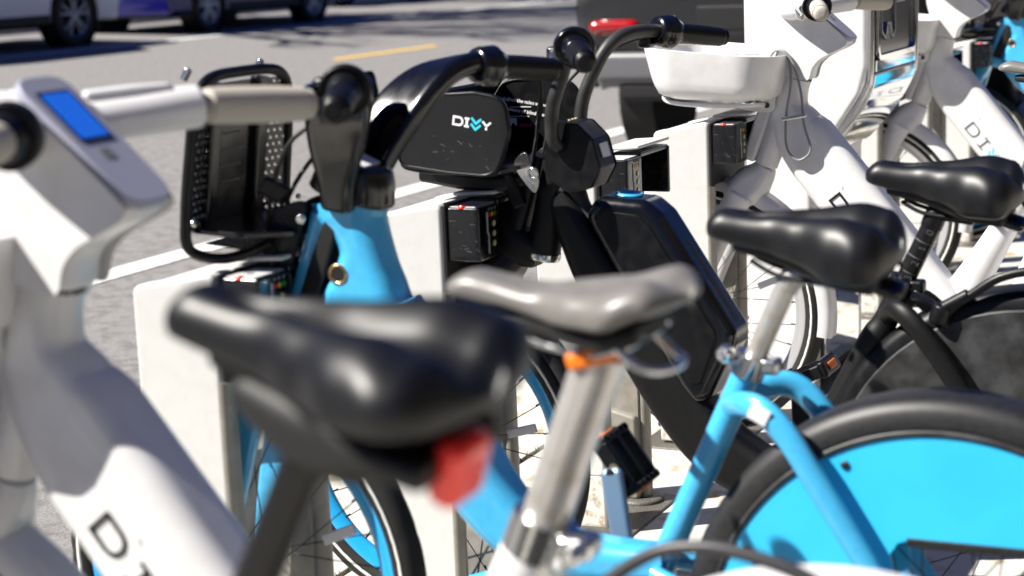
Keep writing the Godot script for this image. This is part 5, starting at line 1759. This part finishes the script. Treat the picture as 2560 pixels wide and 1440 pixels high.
func make_ground() -> void:
	struct("road", road_sheet(-150, 250, -16.3, -2.4, 0.0), "asphalt")
	struct("ground", sheet(-150, 250, -2.4, 60, -0.001), "asphalt")
	struct("far_ground", sheet(-150, 250, -200, -16.3, 0.4864), "asphalt")
	struct("parking_line", road_sheet(-40, 120, -4.68, -4.54, 0.004), "road_white")
	for i in 3:
		struct("centre_dash", road_sheet(16.35 + (i - 1) * 12.2, 18.65 + (i - 1) * 12.2, -9.95, -9.84, 0.004), "road_yellow")
	struct("far_line", road_sheet(-40, 150, -13.62, -13.50, 0.004), "road_white")
	# pavement under the docks: slabs with open joints on a bed
	struct("pavement_bed", sheet(-40, 60, -2.42, 30, 0.004), "soil")
	var pv := Node3D.new()
	pv.name = "pavement"
	add_child(pv)
	pv.set_meta("kind", "structure")
	var rng := RandomNumberGenerator.new()
	rng.seed = 11
	for i in 16:
		for j in 5:
			var s := Shape.new()
			var z0 := -1.93 + j * 1.5
			rbox(s, Vector3(-2.25 + i * 1.5, 0.010, z0 + 0.75), Vector3(1.492, 0.020 + rng.randf_range(0, 0.0015), 1.492), 0.004)
			put("paving_slab", s, "concrete", pv)
	for i in 8:
		var s2 := Shape.new()
		rbox(s2, Vector3(-1.5 + i * 3.0, 0.008, -2.185), Vector3(2.99, 0.014, 0.47), 0.004)
		put("gutter_slab", s2, "concrete", pv)
	var far := Shape.new()
	rbox(far, Vector3(40, 0.53, -20.0), Vector3(240, 0.24, 7.0), 0.02)
	struct("far_pavement", far, "concrete")
	# weeds and dirt along the joint
	var w := Shape.new()
	for q in [[2.60, -1.945, 0.35], [3.15, -1.94, 0.30], [3.06, -2.425, 0.25], [2.2, -2.43, 0.5], [4.0, -1.94, 0.5]]:
		for k in 46:
			var p := Vector3(q[0] + rng.randf_range(-0.5, 0.5) * q[2], 0.006, q[1] + rng.randf_range(-0.012, 0.012))
			var a := rng.randf_range(0, TAU)
			var h := rng.randf_range(0.012, 0.035)
			var t := Vector3(cos(a), 0, sin(a))
			var i0 := w.vert(p - t * 0.003, Vector3.UP)
			w.vert(p + t * 0.003, Vector3.UP)
			w.vert(p + Vector3(rng.randf_range(-0.02, 0.02), h, rng.randf_range(-0.02, 0.02)), Vector3.UP)
			w.ix.append(i0); w.ix.append(i0 + 1); w.ix.append(i0 + 2)
	var wd := put("weeds", w, "weed_green", self)
	wd.set_meta("kind", "stuff")
	wd.set_meta("label", "low weeds growing in the joint at the pavement edge")
	wd.set_meta("category", "weeds")

func bike_at(x: float, s0 := 0.0) -> Vector3:
	return Vector3(x, 0.0, DOCK_Z + s0)

func _ready() -> void:
	# camera, sky, sun, exposure
	var cam := Camera3D.new()
	cam.name = "camera"
	var lens := CameraAttributesPhysical.new()
	lens.frustum_near = 0.05
	lens.frustum_far = 600.0
	lens.frustum_focal_length = 75.0
	lens.frustum_focus_distance = 3.9
	lens.exposure_aperture = 4.8
	cam.attributes = lens
	cam.keep_aspect = Camera3D.KEEP_HEIGHT
	cam.fov = 18.181
	cam.near = 0.05
	cam.far = 600.0
	cam.transform = Transform3D(Basis(Vector3(0.42905562, -0.04116462, 0.9023396), Vector3(0.18323399, 0.98215797, -0.04232045), Vector3(-0.88449792, 0.18349711, 0.42894316)), Vector3(0, 1.3, 0))
	add_child(cam)
	cam.current = true
	var env := Environment.new()
	env.background_mode = Environment.BG_SKY
	var sky := Sky.new()
	var sm_ := ProceduralSkyMaterial.new()
	sm_.sky_top_color = Color(0.11, 0.29, 0.70)
	sm_.sky_horizon_color = Color(0.50, 0.68, 0.92)
	sm_.sky_curve = 0.14
	sm_.ground_bottom_color = Color(0.35, 0.34, 0.33)
	sm_.ground_horizon_color = Color(0.55, 0.57, 0.60)
	sm_.sky_energy_multiplier = 0.5
	sm_.sun_angle_max = 1.0
	sky.sky_material = sm_
	env.sky = sky
	env.tonemap_mode = Environment.TONE_MAPPER_LINEAR
	env.tonemap_exposure = 2.2
	env.sdfgi_enabled = true
	env.ssao_enabled = true
	env.ssil_enabled = true
	var we := WorldEnvironment.new()
	we.name = "world_environment"
	we.environment = env
	add_child(we)
	var sun := DirectionalLight3D.new()
	sun.name = "sun"
	sun.light_color = Color(1.0, 0.98, 0.945)
	sun.light_energy = 1.6
	sun.light_angular_distance = 0.5
	sun.shadow_enabled = true
	add_child(sun)
	sun.look_at_from_position(Vector3.ZERO, -Vector3(-0.56, 1.0, -0.76))

	make_materials()
	make_ground()
	make_building()
	make_kiosk()

	# docks
	var dg := "docking posts in the row"
	var dz := -1.57
	var d0 := make_dock("white docking post with black terminal, holding the light blue bike with the cradle basket", dg)
	d0.position = Vector3(2.245, 0, dz)
	copy(d0, Vector3(1.53, 0, dz), 0, "docking post at the front wheel of the white bike with the lit blue display", dg)
	copy(d0, Vector3(2.95, 0, dz), 0, "white docking post with scratched black terminal, holding the black electric bike", dg)
	copy(d0, Vector3(3.66, 0, dz), 0, "empty docking post behind the black battery, no bike in its socket", dg)
	copy(d0, Vector3(4.385, 0, dz), 0, "white docking post under the white tray basket, just before the kiosk", dg)
	copy(d0, Vector3(6.09, 0, dz), 0, "docking post directly behind the kiosk, holding the second white bike beyond it", dg)
	copy(d0, Vector3(6.84, 0, dz), 0, "empty docking post between the farthest white bike and the farthest blue bike", dg)
	copy(d0, Vector3(7.60, 0, dz), 0, "farthest white docking post, holding the blue bike at the picture's right edge", dg)

	# bikes
	var wg := "white electric bikes"
	var w0 := make_white_bike("white electric bike with lit blue display and grey saddle, closest of the white bikes", wg)
	w0.position = bike_at(1.54)
	var w1 := copy(w0, bike_at(4.38), 0, "white electric bike with tray basket and dangling cable lock, in front of the kiosk", wg)
	var w2 := copy(w0, bike_at(6.09), 0, "white electric bike behind the chrome kiosk, dark green letters on its down tube", wg)
	frame_script(w0, "ink_dark", 0.0048, Vector3(-0.0462, 0.700, 0.372), 0.903, 0.031, 0.042)
	frame_script(w1, "ink_dark", 0.0065, Vector3(-0.0462, 0.660, 0.406), 0.903, 0.030, 0.042)
	frame_script(w2, "ink_green", 0.0036, Vector3(-0.0462, 0.660, 0.388), 0.903, 0.034, 0.042)
	var bg := "light blue bikes"
	var b0 := make_blue_bike("light blue bike with black cradle basket, cyan skirt guard and black saddle, in the middle", bg)
	b0.position = bike_at(2.25)
	copy(b0, bike_at(7.60), 0, "light blue bike partly in view at the far right end of the row", bg)
	var kg := "black electric bikes"
	var k0 := make_black_bike("black electric bike with big battery on its frame and a lettered carrier", kg)
	k0.position = bike_at(2.96)
	var k1 := make_black_bike("black bike nearest the camera, its blurred saddle carrying a red tail light", kg, 0.14)
	k1.position = Vector3(0.80, 0.0, DOCK_Z - 0.04)
	k1.rotation.y = deg_to_rad(12.0)

	# cable lock hanging from the white bike by the kiosk
	var cl := thing("cable_lock", "grey steel cable lock with silver bar, hanging from the white bike's basket", "bike lock", bike_at(4.38))
	var s := Shape.new()
	tube(s, sm([[-0.05, 1.005, 0.255, 0.0032], [-0.05, 1.028, 0.266, 0.0032], [-0.052, 1.032, 0.285, 0.0032], [-0.054, 1.01, 0.306, 0.0032], [-0.058, 0.95, 0.312, 0.0032], [-0.060, 0.872, 0.300, 0.0032], [-0.062, 0.80, 0.300, 0.0032], [-0.062, 0.768, 0.318, 0.0032], [-0.062, 0.764, 0.340, 0.0032], [-0.062, 0.79, 0.362, 0.0032], [-0.060, 0.852, 0.345, 0.0032], [-0.058, 0.93, 0.338, 0.0032], [-0.054, 1.00, 0.318, 0.0032], [-0.052, 1.030, 0.296, 0.0032], [-0.046, 1.030, 0.278, 0.0032], [-0.044, 1.005, 0.268, 0.0032]], 6), 10, Vector3.RIGHT)
	put("cable", s, "cable_grey", cl)
	s = Shape.new()
	tube(s, ends([[-0.064, 0.864, 0.290, 0.0058], [-0.064, 0.874, 0.352, 0.0058]], 0.002), 16)
	put("lock_bar", s, "steel", cl)

	# traffic
	var suv := make_car("parked_suv", "dark navy sport utility vehicle parked beyond the docks, red tail light in view", "car", Vector3(10.0, 0.04, -3.28), 0, 4.7, 1.88, 0.42, [[0.06, 0.93], [0.22, 1.60], [0.60, 1.70], [2.7, 1.66], [3.55, 0.96]], 2.8, 0.66, 0.37, "suv_paint", "alloy", 1.02, "", 0.16)
	suv_details(suv)
	make_car("parked_car", "silver car parked in front of the navy vehicle", "car", Vector3(16.4, 0.045, -3.6), 0, 4.5, 1.8, 0.25, [[0.5, 0.88], [1.1, 1.38], [2.5, 1.42], [3.3, 0.9]], 2.7, 0.9, 0.32, "car_silver", "alloy")
	var far_g := "cars parked along the far kerb"
	make_car("parked_car", "white sport utility vehicle with dark alloy wheel at the picture's top left corner", "car", Vector3(13.35, 0.40, -14.85), 0, 4.7, 1.9, 0.30, [[0.06, 0.93], [0.22, 1.60], [0.60, 1.70], [2.7, 1.66], [3.55, 0.96]], 2.9, 0.95, 0.38, "car_white", "alloy_dark", 1.0, far_g)
	make_car("parked_car", "indigo blue car with bright alloy wheels, parked past the white vehicle", "car", Vector3(23.8, 0.41, -15.0), 180, 4.55, 1.85, 0.27, [[0.45, 0.90], [1.05, 1.40], [2.5, 1.44], [3.4, 0.92]], 2.66, 0.95, 0.345, "car_indigo", "alloy", 0.98, far_g)
	make_car("parked_car", "black car farthest along the far kerb, only one tyre and its shade in view", "car", Vector3(26.8, 0.487, -17.3), 0, 4.6, 1.8, 0.25, [[0.5, 0.88], [1.1, 1.38], [2.5, 1.42], [3.3, 0.9]], 2.7, 0.9, 0.33, "car_black", "alloy", 0.95, far_g)
	make_tree("bare street tree behind the white vehicle across the street", Vector3(18.5, 0.64, -17.8), 5)
	make_tree("bare street tree behind the indigo car across the street", Vector3(22.4, 0.64, -17.6), 9)
	make_tree("bare street tree farthest along the street, past the indigo car", Vector3(28.0, 0.64, -17.9), 14)
